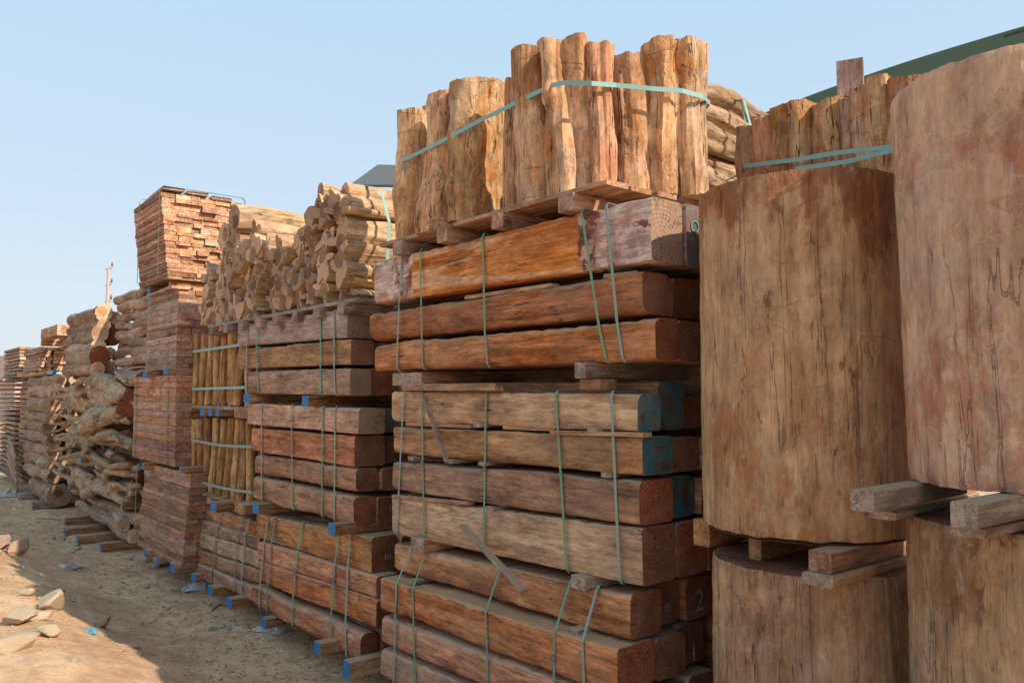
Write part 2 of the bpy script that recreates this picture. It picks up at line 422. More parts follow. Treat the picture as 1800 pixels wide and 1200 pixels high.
M['big_log_red'] = bark_mat('big_log_red', (0.30, 0.175, 0.115), (0.40, 0.25, 0.165), (0.49, 0.325, 0.215), patch=(0.28, 0.105, 0.058), patch_amt=0.55, streak=(0.20, 0.07, 0.035), gray=(0.43, 0.31, 0.22), gray_amt=0.6, crack=0.2, tex=0.45, hue=0.0)
M['big_log_tan'] = bark_mat('big_log_tan', (0.19, 0.11, 0.055), (0.32, 0.20, 0.11), (0.43, 0.295, 0.17), patch=(0.20, 0.09, 0.04), patch_amt=0.5, streak=(0.11, 0.05, 0.025), crack=0.5, tex=0.6, hue=0.003)
M['log_tan'] = bark_mat('log_tan', (0.28, 0.15, 0.07), (0.47, 0.29, 0.16), (0.60, 0.42, 0.26), patch=(0.43, 0.19, 0.075), patch_amt=0.75, streak=(0.16, 0.06, 0.025), streak_amt=0.7, gray=(0.43, 0.33, 0.25), gray_amt=0.75, var=0.16, dust=0.2, xcrack=0.5, bump=1.0, vmul=1.22, satn=1.12)
M['log_red'] = bark_mat('log_red', (0.27, 0.125, 0.06), (0.44, 0.24, 0.125), (0.55, 0.35, 0.20), patch=(0.36, 0.15, 0.06), patch_amt=0.6, gray=(0.38, 0.28, 0.20), gray_amt=0.4, var=0.12, dust=0.2)
M['pole_tan'] = bark_mat('pole_tan', (0.26, 0.135, 0.05), (0.44, 0.255, 0.105), (0.56, 0.37, 0.18), patch=(0.26, 0.11, 0.04), patch_amt=0.5, gray=(0.30, 0.21, 0.13), gray_amt=0.35, var=0.2, dust=0.2)
M['root_side'] = bark_mat('root_side', (0.28, 0.17, 0.085), (0.46, 0.31, 0.175), (0.58, 0.43, 0.27), patch=(0.34, 0.20, 0.095), patch_amt=0.45, gray=(0.42, 0.33, 0.24), gray_amt=0.5, crack=0.9, dust=0.4)
M['root_end'] = endgrain('root_end', (0.13, 0.065, 0.03), (0.50, 0.31, 0.17), dust=0.2, ring=16, var=0.3, cracks=1.0, sapc=(0.46, 0.31, 0.19))
M['log_end_lit'] = endgrain('log_end_lit', (0.42, 0.24, 0.13), (0.62, 0.44, 0.28), dust=0.2, ring=8, sapc=(0.66, 0.50, 0.33))
M['log_end_red'] = endgrain('log_end_red', (0.24, 0.085, 0.035), (0.40, 0.17, 0.075), dust=0.15, ring=8)
M['rough_bark'] = bark_mat('rough_bark', (0.17, 0.105, 0.065), (0.31, 0.21, 0.14), (0.43, 0.32, 0.225), patch=(0.24, 0.13, 0.075), patch_amt=0.5, gray=(0.35, 0.265, 0.195), gray_amt=0.6, var=0.25, xcrack=0.7, bump=1.0)
M['driftwood'] = bark_mat('driftwood', (0.26, 0.155, 0.075), (0.44, 0.30, 0.17), (0.56, 0.42, 0.265), patch=(0.28, 0.15, 0.07), patch_amt=0.5, gray=(0.40, 0.32, 0.25), gray_amt=0.75, crack=0.9, dust=0.35, xcrack=0.5, satn=0.98, vmul=0.98)
M['log_under'] = plain('log_under', (0.22, 0.13, 0.07), (0.12, 0.07, 0.04))
M['blue'] = plain('blue_paint', (0.028, 0.15, 0.36), (0.04, 0.20, 0.42), 0.7, 30, 0.15)
M['strap_green'] = plain('strap_green', (0.13, 0.26, 0.15), (0.20, 0.29, 0.19), 0.55, 8, 0.1)
M['strap_gray'] = plain('strap_gray', (0.21, 0.29, 0.25), (0.28, 0.33, 0.29), 0.6, 8, 0.1)
M['strap_teal'] = plain('strap_teal', (0.18, 0.38, 0.34), (0.26, 0.44, 0.40), 0.45, 8, 0.1)
M['strap_dull'] = plain('strap_dull', (0.16, 0.17, 0.14), (0.24, 0.23, 0.20), 0.6, 8, 0.1)
M['steel'] = plain('steel', (0.22, 0.22, 0.21), (0.14, 0.12, 0.10), 0.5)
M['chalk'] = plain('chalk', (0.42, 0.34, 0.29), (0.24, 0.17, 0.13), 0.9, 90, 0.1)

# ---------------------------------------------------------------- builders
def beam_mesh(L, W, prof, seed, wane=0.018, rough=0.006, wave=0.0, n=60):
    """prof(u) -> (z_bottom, z_top) for u in 0..1 along local X; local +Y is the face turned to the path"""
    rings = []
    for i in range(n + 1):
        u = i / n
        x = -L / 2 + L * u
        zb, zt = prof(u)
        q = Vector((x * 1.7, seed * 3.7, seed))
        yb = W / 2 + noise.noise(q + Vector((0, 5, 0))) * rough * 1.6
        ya = -W / 2 + noise.noise(q + Vector((0, 15, 0))) * rough
        e = [wane * (0.35 + 1.6 * max(0, noise.noise(Vector((x * 2.3, seed * 1.3 + 11 * k, k * 3.1))) + 0.35)) for k in range(4)]
        zt2 = zt - wave * (0.5 + 0.9 * noise.noise(Vector((x * 2.2, seed, 31)))) - abs(rough * noise.noise(Vector((x * 9, seed, 3))))
        zb2 = zb + wave * 0.6 * max(0, noise.noise(Vector((x * 1.9, seed, 51))))
        e = [k * (1 + 1.3 * max(0, noise.noise(Vector((x * 11, seed * 2.3, m_ * 7.7))))) for m_, k in enumerate(e)]
        zt2 -= 0.010 * max(0, noise.noise(Vector((x * 17, seed, 71))) - 0.15) * (rough / 0.006)
        e = [min(k, (zt2 - zb2) * 0.45, W * 0.4) for k in e]
        if i in (0, n): e = [k + 0.006 for k in e]
        ring = []
        cs = [(yb, zt2, e[0], 0), (ya, zt2, e[1], 90), (ya, zb2, e[2], 180), (yb, zb2, e[3], 270)]
        for (cy, cz, r, a0) in cs:
            sy = 1 if cy > 0 else -1
            sz = 1 if cz == zt2 else -1
            for k in range(5):
                a = R(a0 + 90 * k / 4)
                py = cy - sy * r + math.cos(a) * r
                pz = cz - sz * r + math.sin(a) * r
                m = noise.noise(Vector((x * 12, py * 20 + seed, pz * 20))) * rough * 0.35
                xx = x + (0.008 * noise.noise(Vector((py * 9, pz * 9, seed + i))) if i in (0, n) else 0)
                ring.append((xx, py + m, pz + m))
            # one point in the middle of the face that follows
        rings.append(list(reversed(ring)))
    return loft(rings, sharp=38)
class Bundle:
    def __init__(s): s.items = []           # (T, s_near, s_far, zfun(S)->(zb, zt), W)
def add_beam(bundle, T, left, right, W, mat, endm, label, group, wane=0.018, wave=0.0, shift=0.0, name='squared_beam', rough=0.009):
    """left/right: (px, py_top, py_bottom) of the far and the near end of the front face as measured on the plane X=T"""
    a, a2 = at_t(left[0], left[1], T), at_t(left[0], left[2], T)
    b, b2 = at_t(right[0], right[1], T), at_t(right[0], right[2], T)
    return add_beam_w(bundle, T, b.y, a.y, (b2.z, b.z), (a2.z, a.z), W, mat, endm, label, group, wane, wave, name, rough)
_seed = [0]
def add_beam_w(bundle, T, s0, s1, zn, zf, W, mat, endm, label, group, wane=0.018, wave=0.0, name='squared_beam', rough=0.006):
    _seed[0] += 1
    sd = _seed[0]
    L = s1 - s0
    cz = (zn[0] + zn[1] + zf[0] + zf[1]) / 4
    prof = lambda u: (zn[0] + (zf[0] - zn[0]) * u - cz, zn[1] + (zf[1] - zn[1]) * u - cz)
    me = beam_mesh(L, W, prof, sd, wane, rough, wave)
    o = link(name, me, [M[mat], M[endm]], None, (T + W / 2, (s0 + s1) / 2, cz), (0, 0, math.pi / 2))
    tag(o, label, 'beam', group)
    if bundle is not None:
        bundle.items.append((T, s0, s1, lambda S: (zn[0] + (zf[0] - zn[0]) * (S - s0) / L, zn[1] + (zf[1] - zn[1]) * (S - s0) / L), W))
    return o
def width_to(px_end, T, s):
    """depth of the end face seen between the corner on X=T and image column px_end, both at Y=s"""
    return at_s(px_end, 690, s).x - T
def hull_front(pts):
    """outermost (smallest X) chain from top to bottom of (x, z) points"""
    pts = sorted(set(pts), key=lambda p: (-p[1], p[0]))
    ch = []
    for p in pts:
        while len(ch) >= 2:
            (x1, z1), (x2, z2) = ch[-2], ch[-1]
            # drop the middle point when it lies inside (larger X than the line)
            k = x1 + (p[0] - x1) * ((z1 - z2) / max(1e-6, (z1 - p[1])))
            if x2 >= k - 1e-5: ch.pop()
            else: break
        ch.append(p)
    return ch
def ribbon_loop(pts, wdir, width, th=0.0012, closed=True):
    """closed ribbon through 3D points, width along wdir"""
    n = len(pts)
    wd = Vector(wdir).normalized() * width / 2
    cen = sum((Vector(p) for p in pts), Vector()) / n
    vs, fs = [], []
    for i, p in enumerate(pts):
        p = Vector(p)
        q, r = Vector(pts[i - 1]), Vector(pts[(i + 1) % n])
        tg = (r - q)
        nm = tg.cross(wd).normalized()
        if nm.dot(p - cen) < 0: nm = -nm
        vs += [p - wd, p + wd, p + wd + nm * th, p - wd + nm * th]
    for i in range(n if closed else n - 1):
        a, b = i * 4, ((i + 1) % n) * 4
        for k in range(4):
            fs.append((a + k, a + (k + 1) % 4, b + (k + 1) % 4, b + k))
    me = bpy.data.meshes.new("ribbon")
    me.from_pydata([tuple(v) for v in vs], [], fs)
    me.update()
    return me
def strap(bundle, px_top, px_bot, mat, label, group, width=0.017, depth=None, Tref=None):
    """plastic strap round a bundle of beams lying along Y"""
    Tt = bundle.items[0][0]; Tb = bundle.items[-1][0]
    st = at_t(px_top, 690, Tt).y; sb = at_t(px_bot, 690, Tb).y
    zs = [it[3](st) for it in bundle.items]
    ztop = max(z[1] for z in zs); zbot = min(z[0] for z in zs)
    S = lambda z: sb + (st - sb) * (z - zbot) / (ztop - zbot)
    front = []
    for it in bundle.items:
        zb, zt = it[3](S(sum(it[3](st)) / 2))
        front += [(it[0] - 0.011, zt - 0.012), (it[0] - 0.011, zb + 0.012)]
    front = hull_front(front)
    xb = max(it[0] + it[4] for it in bundle.items) if depth is None else min(it[0] for it in bundle.items) + depth
    xb += 0.008
    loop = [(front[0][0] + 0.012, ztop + 0.006)] + front + [(front[-1][0] + 0.012, zbot - 0.004), (xb - 0.01, zbot - 0.004), (xb, zbot + 0.01), (xb, ztop - 0.01), (xb - 0.01, ztop + 0.006)]
    pts = [(x, S(min(max(z, zbot), ztop)) + 0.004 * math.sin(z * 9 + px_top), z) for x, z in loop]
    o = link('plastic_strap', ribbon_loop(pts, (0, 1, 0), width), M[mat])
    tag(o, label, 'strap', group)
    # crimped metal seal on the front run
    zc_ = ztop - 0.45 * (ztop - zbot) - 0.03 * math.sin(px_top)
    i_ = next((i for i in range(1, len(front)) if front[i][1] <= zc_), len(front) - 1)
    (xa, za), (xb_, zb_) = front[i_ - 1], front[i_]
    f_ = (za - zc_) / max(1e-5, za - zb_)
    p_ = Vector((xa + (xb_ - xa) * f_ - 0.003, S(zc_), zc_))
    if int(px_top) % 2:
        q_ = Vector((xb_ - xa, 0, zb_ - za)).normalized() * 0.016
        bar('seal', p_ - q_, p_ + q_, width * 1.2, 0.004, [M['steel'], M['steel']], c=0.0005, parent=o, nseg=1)
    return o
def bar(name, p0, p1, W, H, mats, label=None, cat=None, group=None, roll=0, seed=None, wob=0.003, c=0.004, nseg=6, parent=None, cap_slots=(1, 1)):
    """bar from p0 to p1 (3D), width W, height H"""
    p0, p1 = Vector(p0), Vector(p1)
    d = p1 - p0
    _seed[0] += 1
    me = chamfer_bar(d.length, W, H, c, _seed[0] if seed is None else seed, wob, nseg, cap_slots)
    o = link(name, me, mats, parent)
    x = d.normalized()
    z = Vector((0, 0, 1)) if abs(x.z) < 0.95 else Vector((-1, 0, 0))
    y = z.cross(x).normalized(); z = x.cross(y)
    m = Matrix((x, y, z)).transposed().to_4x4()
    o.matrix_world = Matrix.Translation((p0 + p1) / 2) @ m @ Matrix.Rotation(roll, 4, 'X')
    if label or cat: tag(o, label, cat, group)
    return o
def lobed_mesh(L, r, seed, lobes=4, depth=0.35, n=40, m=22, taper=0.12, bend=0.02, fine=0.02, squash=1.0, bulge=0.06, end_slant=0.0, twist=0.3, flare=0.0, capr=0.0, jag=0.0, star=False, knob=0.0):
    """log along local X with an irregular, lobed outline that changes along its length"""
    rnd = random.Random(seed * 7919 + 13)
    ph = [rnd.uniform(0, 6.28) for _ in range(5)]
    am = [rnd.uniform(0.4, 1.0) for _ in range(5)]
    sl = [rnd.uniform(-1, 1) * end_slant for _ in range(4)]
    rings = []
    for i in range(m + 1):
        u = i / m
        x = -L / 2 + L * u
        tw = twist * u + 0.25 * noise.noise(Vector((x * 2, seed, 1)))
        rr = r * (1 + taper * (0.5 - u)) * (1 + bulge * noise.noise(Vector((x * 3.1, seed * 1.7, 4)))) * (1 + flare * max(0, u - 0.65) ** 1.5 * 3)
        if capr and (i == 0 or i == m): rr *= 1 - capr
        by = bend * noise.noise(Vector((x * 1.5, seed, 8))) * 2
        bz = bend * noise.noise(Vector((x * 1.5, seed, 18))) * 2
        ring = []
        for j in range(n):
            a = 2 * math.pi * j / n
            k = 1.0
            c1 = math.cos(lobes * (a + tw) + ph[0]); c2 = math.cos((lobes - 1) * (a + tw) + ph[1]); c3 = math.cos(2 * a + ph[2])
            f = 0.5 * am[0] * c1 + 0.35 * am[1] * c2 + 0.3 * am[2] * c3
            k += depth * f - depth * 0.35 * max(0, -c1) ** 3
            if star:
                aw = a + tw + 0.35 * math.sin(a * 2 + ph[3]) + 0.2 * math.sin(3 * a + ph[4])
                lb = 0.5 + 0.5 * math.cos(lobes * aw)
                k = 0.34 + (0.62 + 0.28 * math.sin(a + ph[1]) + 0.22 * math.cos(2 * a + ph[2])) * lb ** 1.3
            p = Vector((x * 6, math.cos(a) * 2.2, math.sin(a) * 2.2 + seed))
            k += fine * noise.fractal(p, 1.0, 2.0, 4) * 1.5
            p2 = Vector((x * 1.4, math.cos(a) * 5, math.sin(a) * 5 + seed))
            k += fine * 1.6 * noise.noise(p2)
            if knob:
                kb = noise.noise(Vector((x * 5.5, math.cos(a) * 1.1 + 3, math.sin(a) * 1.1 + seed * 2.1)))
                k += knob * max(0, kb - 0.12) * 2.4 - knob * 0.8 * max(0, -kb - 0.2)
            k = max(k, 0.25)
            y, z = rr * k * math.cos(a), rr * k * math.sin(a) * squash
            xx = x
            if i in (0, m): xx += jag * (noise.noise(Vector((y * 14, z * 14, seed + i))) + 0.6 * noise.noise(Vector((y * 40, z * 40, seed + i))))
            if i == 0: xx += sl[0] * y + sl[1] * z
            if i == m: xx += sl[2] * y + sl[3] * z
            ring.append((xx, y + by, z + bz))
        rings.append(list(reversed(ring)))
    return loft(rings, sharp=50)
def log_obj(name, p0, p1, r, mats, label, cat, group, seed=None, **kw):
    p0, p1 = Vector(p0), Vector(p1)
    _seed[0] += 1
    d = p1 - p0
    me = lobed_mesh(d.length, r, _seed[0] if seed is None else seed, **kw)
    o = link(name, me, mats)
    x = d.normalized()
    z = Vector((0, 0, 1)) if abs(x.z) < 0.9 else Vector((0, 1, 0))
    y = z.cross(x).normalized(); z = x.cross(y)
    o.matrix_world = Matrix.Translation((p0 + p1) / 2) @ Matrix((x, y, z)).transposed().to_4x4()
    return tag(o, label, cat, group)
def pallet(name, x0, x1, y0, y1, ztop, label, boards_y=True, nb=6, nr=3, bt=0.022, bh=0.085, bw=0.095, mats=None):
    """deck boards across bearers; bearers run along X when boards_y"""
    mats = mats or [M['pallet'], M['pallet']]
    e = empty(name, ((x0 + x1) / 2, (y0 + y1) / 2, ztop - bt - bh))
    tag(e, label, 'pallet', None)
    ox, oy, oz = e.location
    rr = random.Random(int(abs(x0 * 1000 + y0 * 77)))
    for i in range(nr):
        f = (i + 0.5) / nr if nr > 3 else (0.06 + 0.88 * i / (nr - 1))
        if boards_y:
            y = y0 + (y1 - y0) * f
            p0, p1 = (x0 - 0.0 - rr.uniform(0, .02) - ox, y - oy, bh / 2), (x1 - ox, y - oy, bh / 2)
        else:
            x = x0 + (x1 - x0) * f
            p0, p1 = (x - ox, y0 - oy, bh / 2), (x - ox, y1 - oy, bh / 2)
        b = bar('bearer', p0, p1, bw, bh, mats, parent=e)
        b.parent = e
    for i in range(nb):
        f = (i + 0.5) / nb
        w = ((x1 - x0) if boards_y else (y1 - y0)) / nb * 0.82
        j = rr.uniform(-0.012, 0.012)
        if boards_y:
            x = x0 + (x1 - x0) * f
            p0, p1 = (x - ox, y0 - oy + j, bh + bt / 2 + 0.001), (x - ox, y1 - oy + j, bh + bt / 2 + 0.001)
        else:
            y = y0 + (y1 - y0) * f
            p0, p1 = (x0 - ox + j, y - oy, bh + bt / 2 + 0.001), (x1 - ox + j, y - oy, bh + bt / 2 + 0.001)
        bar('deck_board', p0, p1, w, bt, mats, c=0.002, parent=e)
    return e
def tub(points, radii, n=10, cap=True):
    """verts, faces of a tube through points"""
    vs, fs = [], []
    P = [Vector(p) for p in points]
    prev = None
    for i, p in enumerate(P):
        tg = (P[min(i + 1, len(P) - 1)] - P[max(i - 1, 0)]).normalized()
        if prev is None:
            a = Vector((0, 0, 1)) if abs(tg.z) < 0.9 else Vector((1, 0, 0))
            u = tg.cross(a).normalized()
        else:
            u = (prev - tg * prev.dot(tg)).normalized()
        w = tg.cross(u); prev = u
        for j in range(n):
            an = 2 * math.pi * j / n
            vs.append(p + (u * math.cos(an) + w * math.sin(an)) * radii[i])
    for i in range(len(P) - 1):
        for j in range(n):
            k = (j + 1) % n
            fs.append((i * n + j, i * n + k, (i + 1) * n + k, (i + 1) * n + j))
    if cap:
        fs.append(tuple(reversed(range(n)))); fs.append(tuple(range((len(P) - 1) * n, len(P) * n)))
    return vs, fs

# ================================================================ GROUND
def ground_h(x, y):
    bank = 0.0
    k = min(1.0, max(0.0, (1.95 - x) / 1.2))
    k = k * k * (3 - 2 * k)
    fade = min(1.0, max(0.0, (13.0 - y) / 5.0)) if y > 0 else 1.0
    bank = 0.34 * k * (0.35 + 0.65 * fade)
    near = max(0.0, 1 - abs(y - 6) / 30.0) if y > 6 else 1.0
    h = bank + near * (0.028 * noise.fractal(Vector((x * 0.9, y * 0.9, 3)), 1.0, 2.0, 4) + 0.012 * noise.fractal(Vector((x * 4.5, y * 4.5, 9)), 1.0, 2.0, 3) * (1 if x < 2.6 else 0))
    if x > 2.2: h *= max(0.0, 1 - (x - 2.2) / 0.5)
    return h
def axis_pts(lo, hi, dlo, dhi, step):
    out = []
    v = dlo
    while v < dhi: out.append(v); v += step
    st = step
    v = dhi
    while v < hi: out.append(v); st *= 1.22; v += st
    out.append(hi)
    st, v = step, dlo - step
    pre = []
    while v > lo: pre.append(v); st *= 1.22; v -= st
    pre.append(lo)
    return list(reversed(pre)) + out
xs = axis_pts(-900, 900, -2.0, 3.0, 0.035)
ys = axis_pts(-300, 1500, 2.5, 14.0, 0.045)
vs = [(x, y, ground_h(x, y)) for y in ys for x in xs]
nx = len(xs)
fs = [(j * nx + i, j * nx + i + 1, (j + 1) * nx + i + 1, (j + 1) * nx + i) for j in range(len(ys) - 1) for i in range(nx - 1)]
me = bpy.data.meshes.new("ground")
me.from_pydata(vs, [], fs)
me.polygons.foreach_set("use_smooth", [True] * len(fs))
s = NT('sand')
v = s.coords(False)
n1 = s.noise(v, 1.1, 6, 0.65, 0.4)
n2 = s.noise(v, 7, 6, 0.7)
c = s.ramp(s.math('ADD', s.math('MULTIPLY', n1, 0.5), s.math('MULTIPLY', n2, 0.5)), [(0.40, (0.49, 0.285, 0.15)), (0.5, (0.66, 0.415, 0.235)), (0.60, (0.78, 0.53, 0.32))])
pk = s.noise(s.scale(v, (1.3, 0.8, 1)), 1.9, 6, 0.7, 0.5)
c = s.mix(s.math('MULTIPLY', s.step(pk, 0.52, 0.60), 0.45), c, (0.50, 0.28, 0.18))
wp = s.noise(s.scale(v, (1.3, 0.9, 1)), 4.7, 7, 0.72, 0.3)
c = s.mix(s.math('MULTIPLY', s.step(wp, 0.57, 0.66), 0.55), c, (0.66, 0.54, 0.45))
dk = s.noise(v, 26, 5, 0.7)
c = s.mix(s.math('MULTIPLY', s.step(dk, 0.62, 0.70), 0.4), c, (0.13, 0.085, 0.055))
c = s.mix(s.math('MULTIPLY', s.step(s.vor(v, 60), 0.25, 0.1), 0.35), c, (0.46, 0.34, 0.24))
rt = s.noise(s.scale(v, (1.0, 0.12, 1)), 9, 4, 0.6)
c = s.mix(s.math('MULTIPLY', s.step(rt, 0.52, 0.62), 0.3), c, (0.42, 0.27, 0.165))
hh = s.math('ADD', s.math('MULTIPLY', s.math('ADD', s.noise(v, 14, 7, 0.75), s.math('MULTIPLY', rt, 0.8)), 1.0), s.math('MULTIPLY', s.noise(v, 70, 4, 0.7), 0.35))
M['sand'] = s.done(c, s.bump(hh, 0.8, 0.03), 0.95)
tag(link('ground', me, M['sand']), 'sandy yard floor beside the timber stacks', kind='structure')
#PART2
# ================================================================ STACK D: big squared beams next to the upright logs
def ordw(i): return ORD[i]
COLS = ['front column', 'second column', 'third column']
COLOR_WORD = {'beam_orange': 'orange-brown', 'beam_red': 'reddish brown', 'beam_brown': 'brown', 'beam_gray': 'grey-brown', 'beam_top': 'orange', 'beam_wash': 'pale mauve-washed'}
D_T = dict(top=2.38, mid=2.38, low=2.30)
d_rows = [  # T, left (px,yt,yb), right (px,yt,yb), end px, side, end, wane, wave
    (2.38, (659, 459, 534), (1146, 341, 458), 1203, 'beam_top', 'end_pale', 0.012, 0.010),
    (2.38, (651, 549, 599), (1129, 474, 551), 1186, 'beam_red', 'end_brown', 0.030, 0.012),
    (2.36, (659, 603, 652), (1152, 556, 633), 1195, 'beam_orange', 'end_red', 0.022, 0.014),
    (2.38, (688, 686, 741), (1120, 690, 759), 1163, 'beam_gray', 'end_blue', 0.016, 0.008),
    (2.38, (691, 748, 796), (1129, 766, 837), 1182, 'beam_brown', 'end_blue', 0.016, 0.008),
    (2.38, (691, 810, 860), (1125, 842, 925), 1180, 'beam_brown', 'end_red', 0.014, 0.010),
    (2.38, (690, 871, 938), (1127, 928, 1030), 1183, 'beam_gray', 'end_brown', 0.010, 0.005),
    (2.39, (695, 953, 1002), (1107, 1043, 1126), 1156, 'beam_orange', 'end_brown', 0.018, 0.010),
    (2.30, (670, 1013, 1070), (1084, 1139, 1224), 1146, 'beam_orange', 'end_red', 0.020, 0.012),
    (2.30, (670, 1081, 1129), (1083, 1229, 1306), 1146, 'beam_orange', 'end_brown', 0.018, 0.010),
    (2.30, (670, 1138, 1190), (1083, 1312, 1386), 1146, 'beam_gray', 'end_brown', 0.018, 0.010)]
d_b = [Bundle(), Bundle(), Bundle()]
for i, (T, l, r, ep, sm, em, wn_, wv) in enumerate(d_rows):
    bi = 0 if i < 3 else 1 if i < 7 else 2
    s_near = at_t(r[0], r[1], T).y
    W = width_to(ep, T, s_near)
    lab = {0: "topmost orange beam with whitewashed ends and pale sapwood, front of stack beside upright logs"}.get(
        i, f"{COLOR_WORD[sm]} squared beam, front column, {ordw(i)} layer down, stack beside big upright logs")
    if em == 'end_blue': lab = f"{COLOR_WORD[sm]} beam with blue-stained end, front column, {ordw(i)} layer of stack beside upright logs"
    add_beam(d_b[bi], T, l, r, W, sm, em, lab, "squared beams in the stack beside the upright logs", wn_, wv)
    # second and third column behind
    x = T + W + 0.012
    zf = d_b[bi].items[-1]
    zb0, zt0 = zf[3](zf[1]); zb1, zt1 = zf[3](zf[2])
    for c in (1, 2):
        rr = random.Random(i * 10 + c)
        w2 = rr.uniform(0.17, 0.21)
        zt_off = {3: 0.05, 0: -0.005}.get(i, rr.uniform(-0.02, 0.012)) if c == 1 else rr.uniform(-0.02, 0.01)
        e2 = rr.choice(['end_brown', 'end_red', 'end_brown'])
        if (i, c) in ((3, 1), (5, 1)): e2 = 'end_blue'
        if (i, c) in ((0, 1),): e2 = 'end_blue2'
        m2 = 'beam_wash' if i == 0 else rr.choice(['beam_brown', 'beam_red', 'beam_gray'])
        add_beam_w(None, x, zf[1] + rr.uniform(-0.03, 0.06), zf[2] - rr.uniform(-0.02, 0.08), (zb0, zt0 + zt_off), (zb1, zt1 + zt_off), w2, m2, e2,
                   f"{COLOR_WORD[m2]} squared beam, {COLS[c]} from front, {ordw(i)} layer down, stack beside upright logs", "squared beams in the stack beside the upright logs", 0.02, 0.008)
        x += w2 + 0.012
pos = ['leftmost', 'second', 'middle', 'fourth', 'rightmost']
def straps(b, lst, where, group, width=0.017, depth=0.56):
    nn = len(lst)
    words_ = {5: pos, 4: ['leftmost', 'second', 'third', 'rightmost'], 3: ['left', 'middle', 'right'], 2: ['left', 'right']}[nn]
    for k, (a, c, m) in enumerate(lst):
        cw = {'strap_green': 'green', 'strap_gray': 'grey-green', 'strap_teal': 'teal', 'strap_dull': 'dull grey'}[m]
        strap(b, a, c, m, f"{words_[k]} {cw} plastic strap from the left round {where}" if words_[k] not in ('left', 'right', 'middle', 'leftmost', 'rightmost') else f"{words_[k]} {cw} plastic strap round {where}", group, width, depth)
G_ST = "plastic straps round the timber bundles"
straps(d_b[0], [(707, 701, 'strap_gray'), (740, 746, 'strap_green'), (850, 860, 'strap_green'), (1026, 1070, 'strap_green'), (1070, 1099, 'strap_gray')], "top beam bundle beside upright logs", G_ST, 0.0135)
straps(d_b[1], [(712, 702, 'strap_gray'), (743, 750, 'strap_green'), (857, 853, 'strap_green'), (980, 999, 'strap_green'), (1078, 1090, 'strap_gray')], "middle beam bundle beside upright logs", G_ST, 0.0135)
straps(d_b[2], [(729, 700, 'strap_gray'), (754, 738, 'strap_green'), (882, 864, 'strap_green'), (1003, 974, 'strap_green'), (1050, 1033, 'strap_gray')], "lowest beam bundle beside upright logs", G_ST, 0.0135)
# bearers and stickers of stack D
def cross_bearer(px0, px1, yt, yb, T, length, mats, label, group, name='cross_bearer', cat='bearer', stick=0.0):
    """timber running into the stack, its end seen at image columns px0..px1"""
    a, b = at_t(px0, yt, T), at_t(px1, yb, T)
    y = (a.y + b.y) / 2
    w = abs(a.y - b.y)
    z0, z1 = at_t((px0 + px1) / 2, yb, T).z, at_t((px0 + px1) / 2, yt, T).z
    return bar(name, (T - stick, y, (z0 + z1) / 2), (T + length, y, (z0 + z1) / 2), w, z1 - z0, mats, label, cat, group)
BE = [M['gray_board'], M['gray_board']]
BB = [M['gray_board'], M['blue']]
cross_bearer(690, 741, 655, 677, 2.36, 0.75, [M['stick'], M['gray_board']], "grey-ended flat bearer with dark knot at left under the top beam bundle", "bearers in stack beside upright logs")
cross_bearer(1010, 1029, 637, 665, 2.30, 0.66, BE, "pale grey square bearer sticking out at right under the top beam bundle", "bearers in stack beside upright logs")
bar('wooden_block', at_t(1046, 676, 2.40) + Vector((0, 0.04, 0)), at_t(1046, 676, 2.40) + Vector((0, -0.08, 0)), 0.1, 0.042, [M['stick'], M['stick']], "short brown block under the pale grey square bearer", 'block')
bar('sticker_board', at_t(713, 680, 2.36), at_t(878, 680, 2.36), 0.05, 0.036, [M['stick'], M['stick']], "orange-brown stick lying on the middle beam bundle under the left bearer", 'stick')
cross_bearer(722, 745, 945, 968, 2.34, 0.7, [M['stick'], M['gray_board']], "small brown bearer at left between middle and lowest beam bundles", "bearers in stack beside upright logs")
cross_bearer(1004, 1030, 1012, 1036, 2.34, 0.7, BE, "grey bearer end at right between middle and lowest beam bundles", "bearers in stack beside upright logs")
stk = [(715, 828, 745, 750, 2.385, 'orange-brown thin stick at left between first and second middle beams'),
       (968, 1132, 760, 764, 2.365, 'long thin orange stick at right between first and second middle beams'),
       (885, 975, 751, 755, 2.39, 'thin brown stick mid-length between first and second middle beams'),
       (690, 822, 872, 884, 2.37, 'thin pale stick along the left top edge of the fourth middle beam'),
       (818, 971, 523, 501, 2.39, 'thin tan stick between the topmost beam and the one below'),
       (1062, 1120, 486, 480, 2.39, 'short reddish stick at right under the topmost beam')]
for a, b, ya, yb, T, lab in stk:
    bar('thin_stick', at_t(a, ya, T) + Vector((0.02, 0, 0)), at_t(b, yb, T) + Vector((0.02, 0, 0)), 0.05, 0.018, [M['stick'], M['stick']], lab, 'stick', "spacer sticks between the beams", c=0.002)
for k, (px, py) in enumerate([(838, 747), (722, 806), (790, 811), (846, 815), (1065, 835), (860, 894), (1008, 1109), (722, 1022), (721, 1099), (718, 1156), (1040, 756)]):
    T = 2.36 if py < 1000 else 2.33
    p = at_t(px, py, T)
    lab = ["upper left", "left, above third beam", "left of centre", "centre", "right", "centre, lower", "right, lowest bundle", "left, lowest bundle, upper", "left, lowest bundle, middle", "left, lowest bundle, lower", "upper right"][k]
    bar('spacer_block', p, p + Vector((0.5, 0, 0)), 0.055, 0.02, [M['gray_board'], M['gray_board']], f"small spacer end poking out between big beams, {lab}", 'spacer', "small spacers poking out of the beam stack", c=0.002)
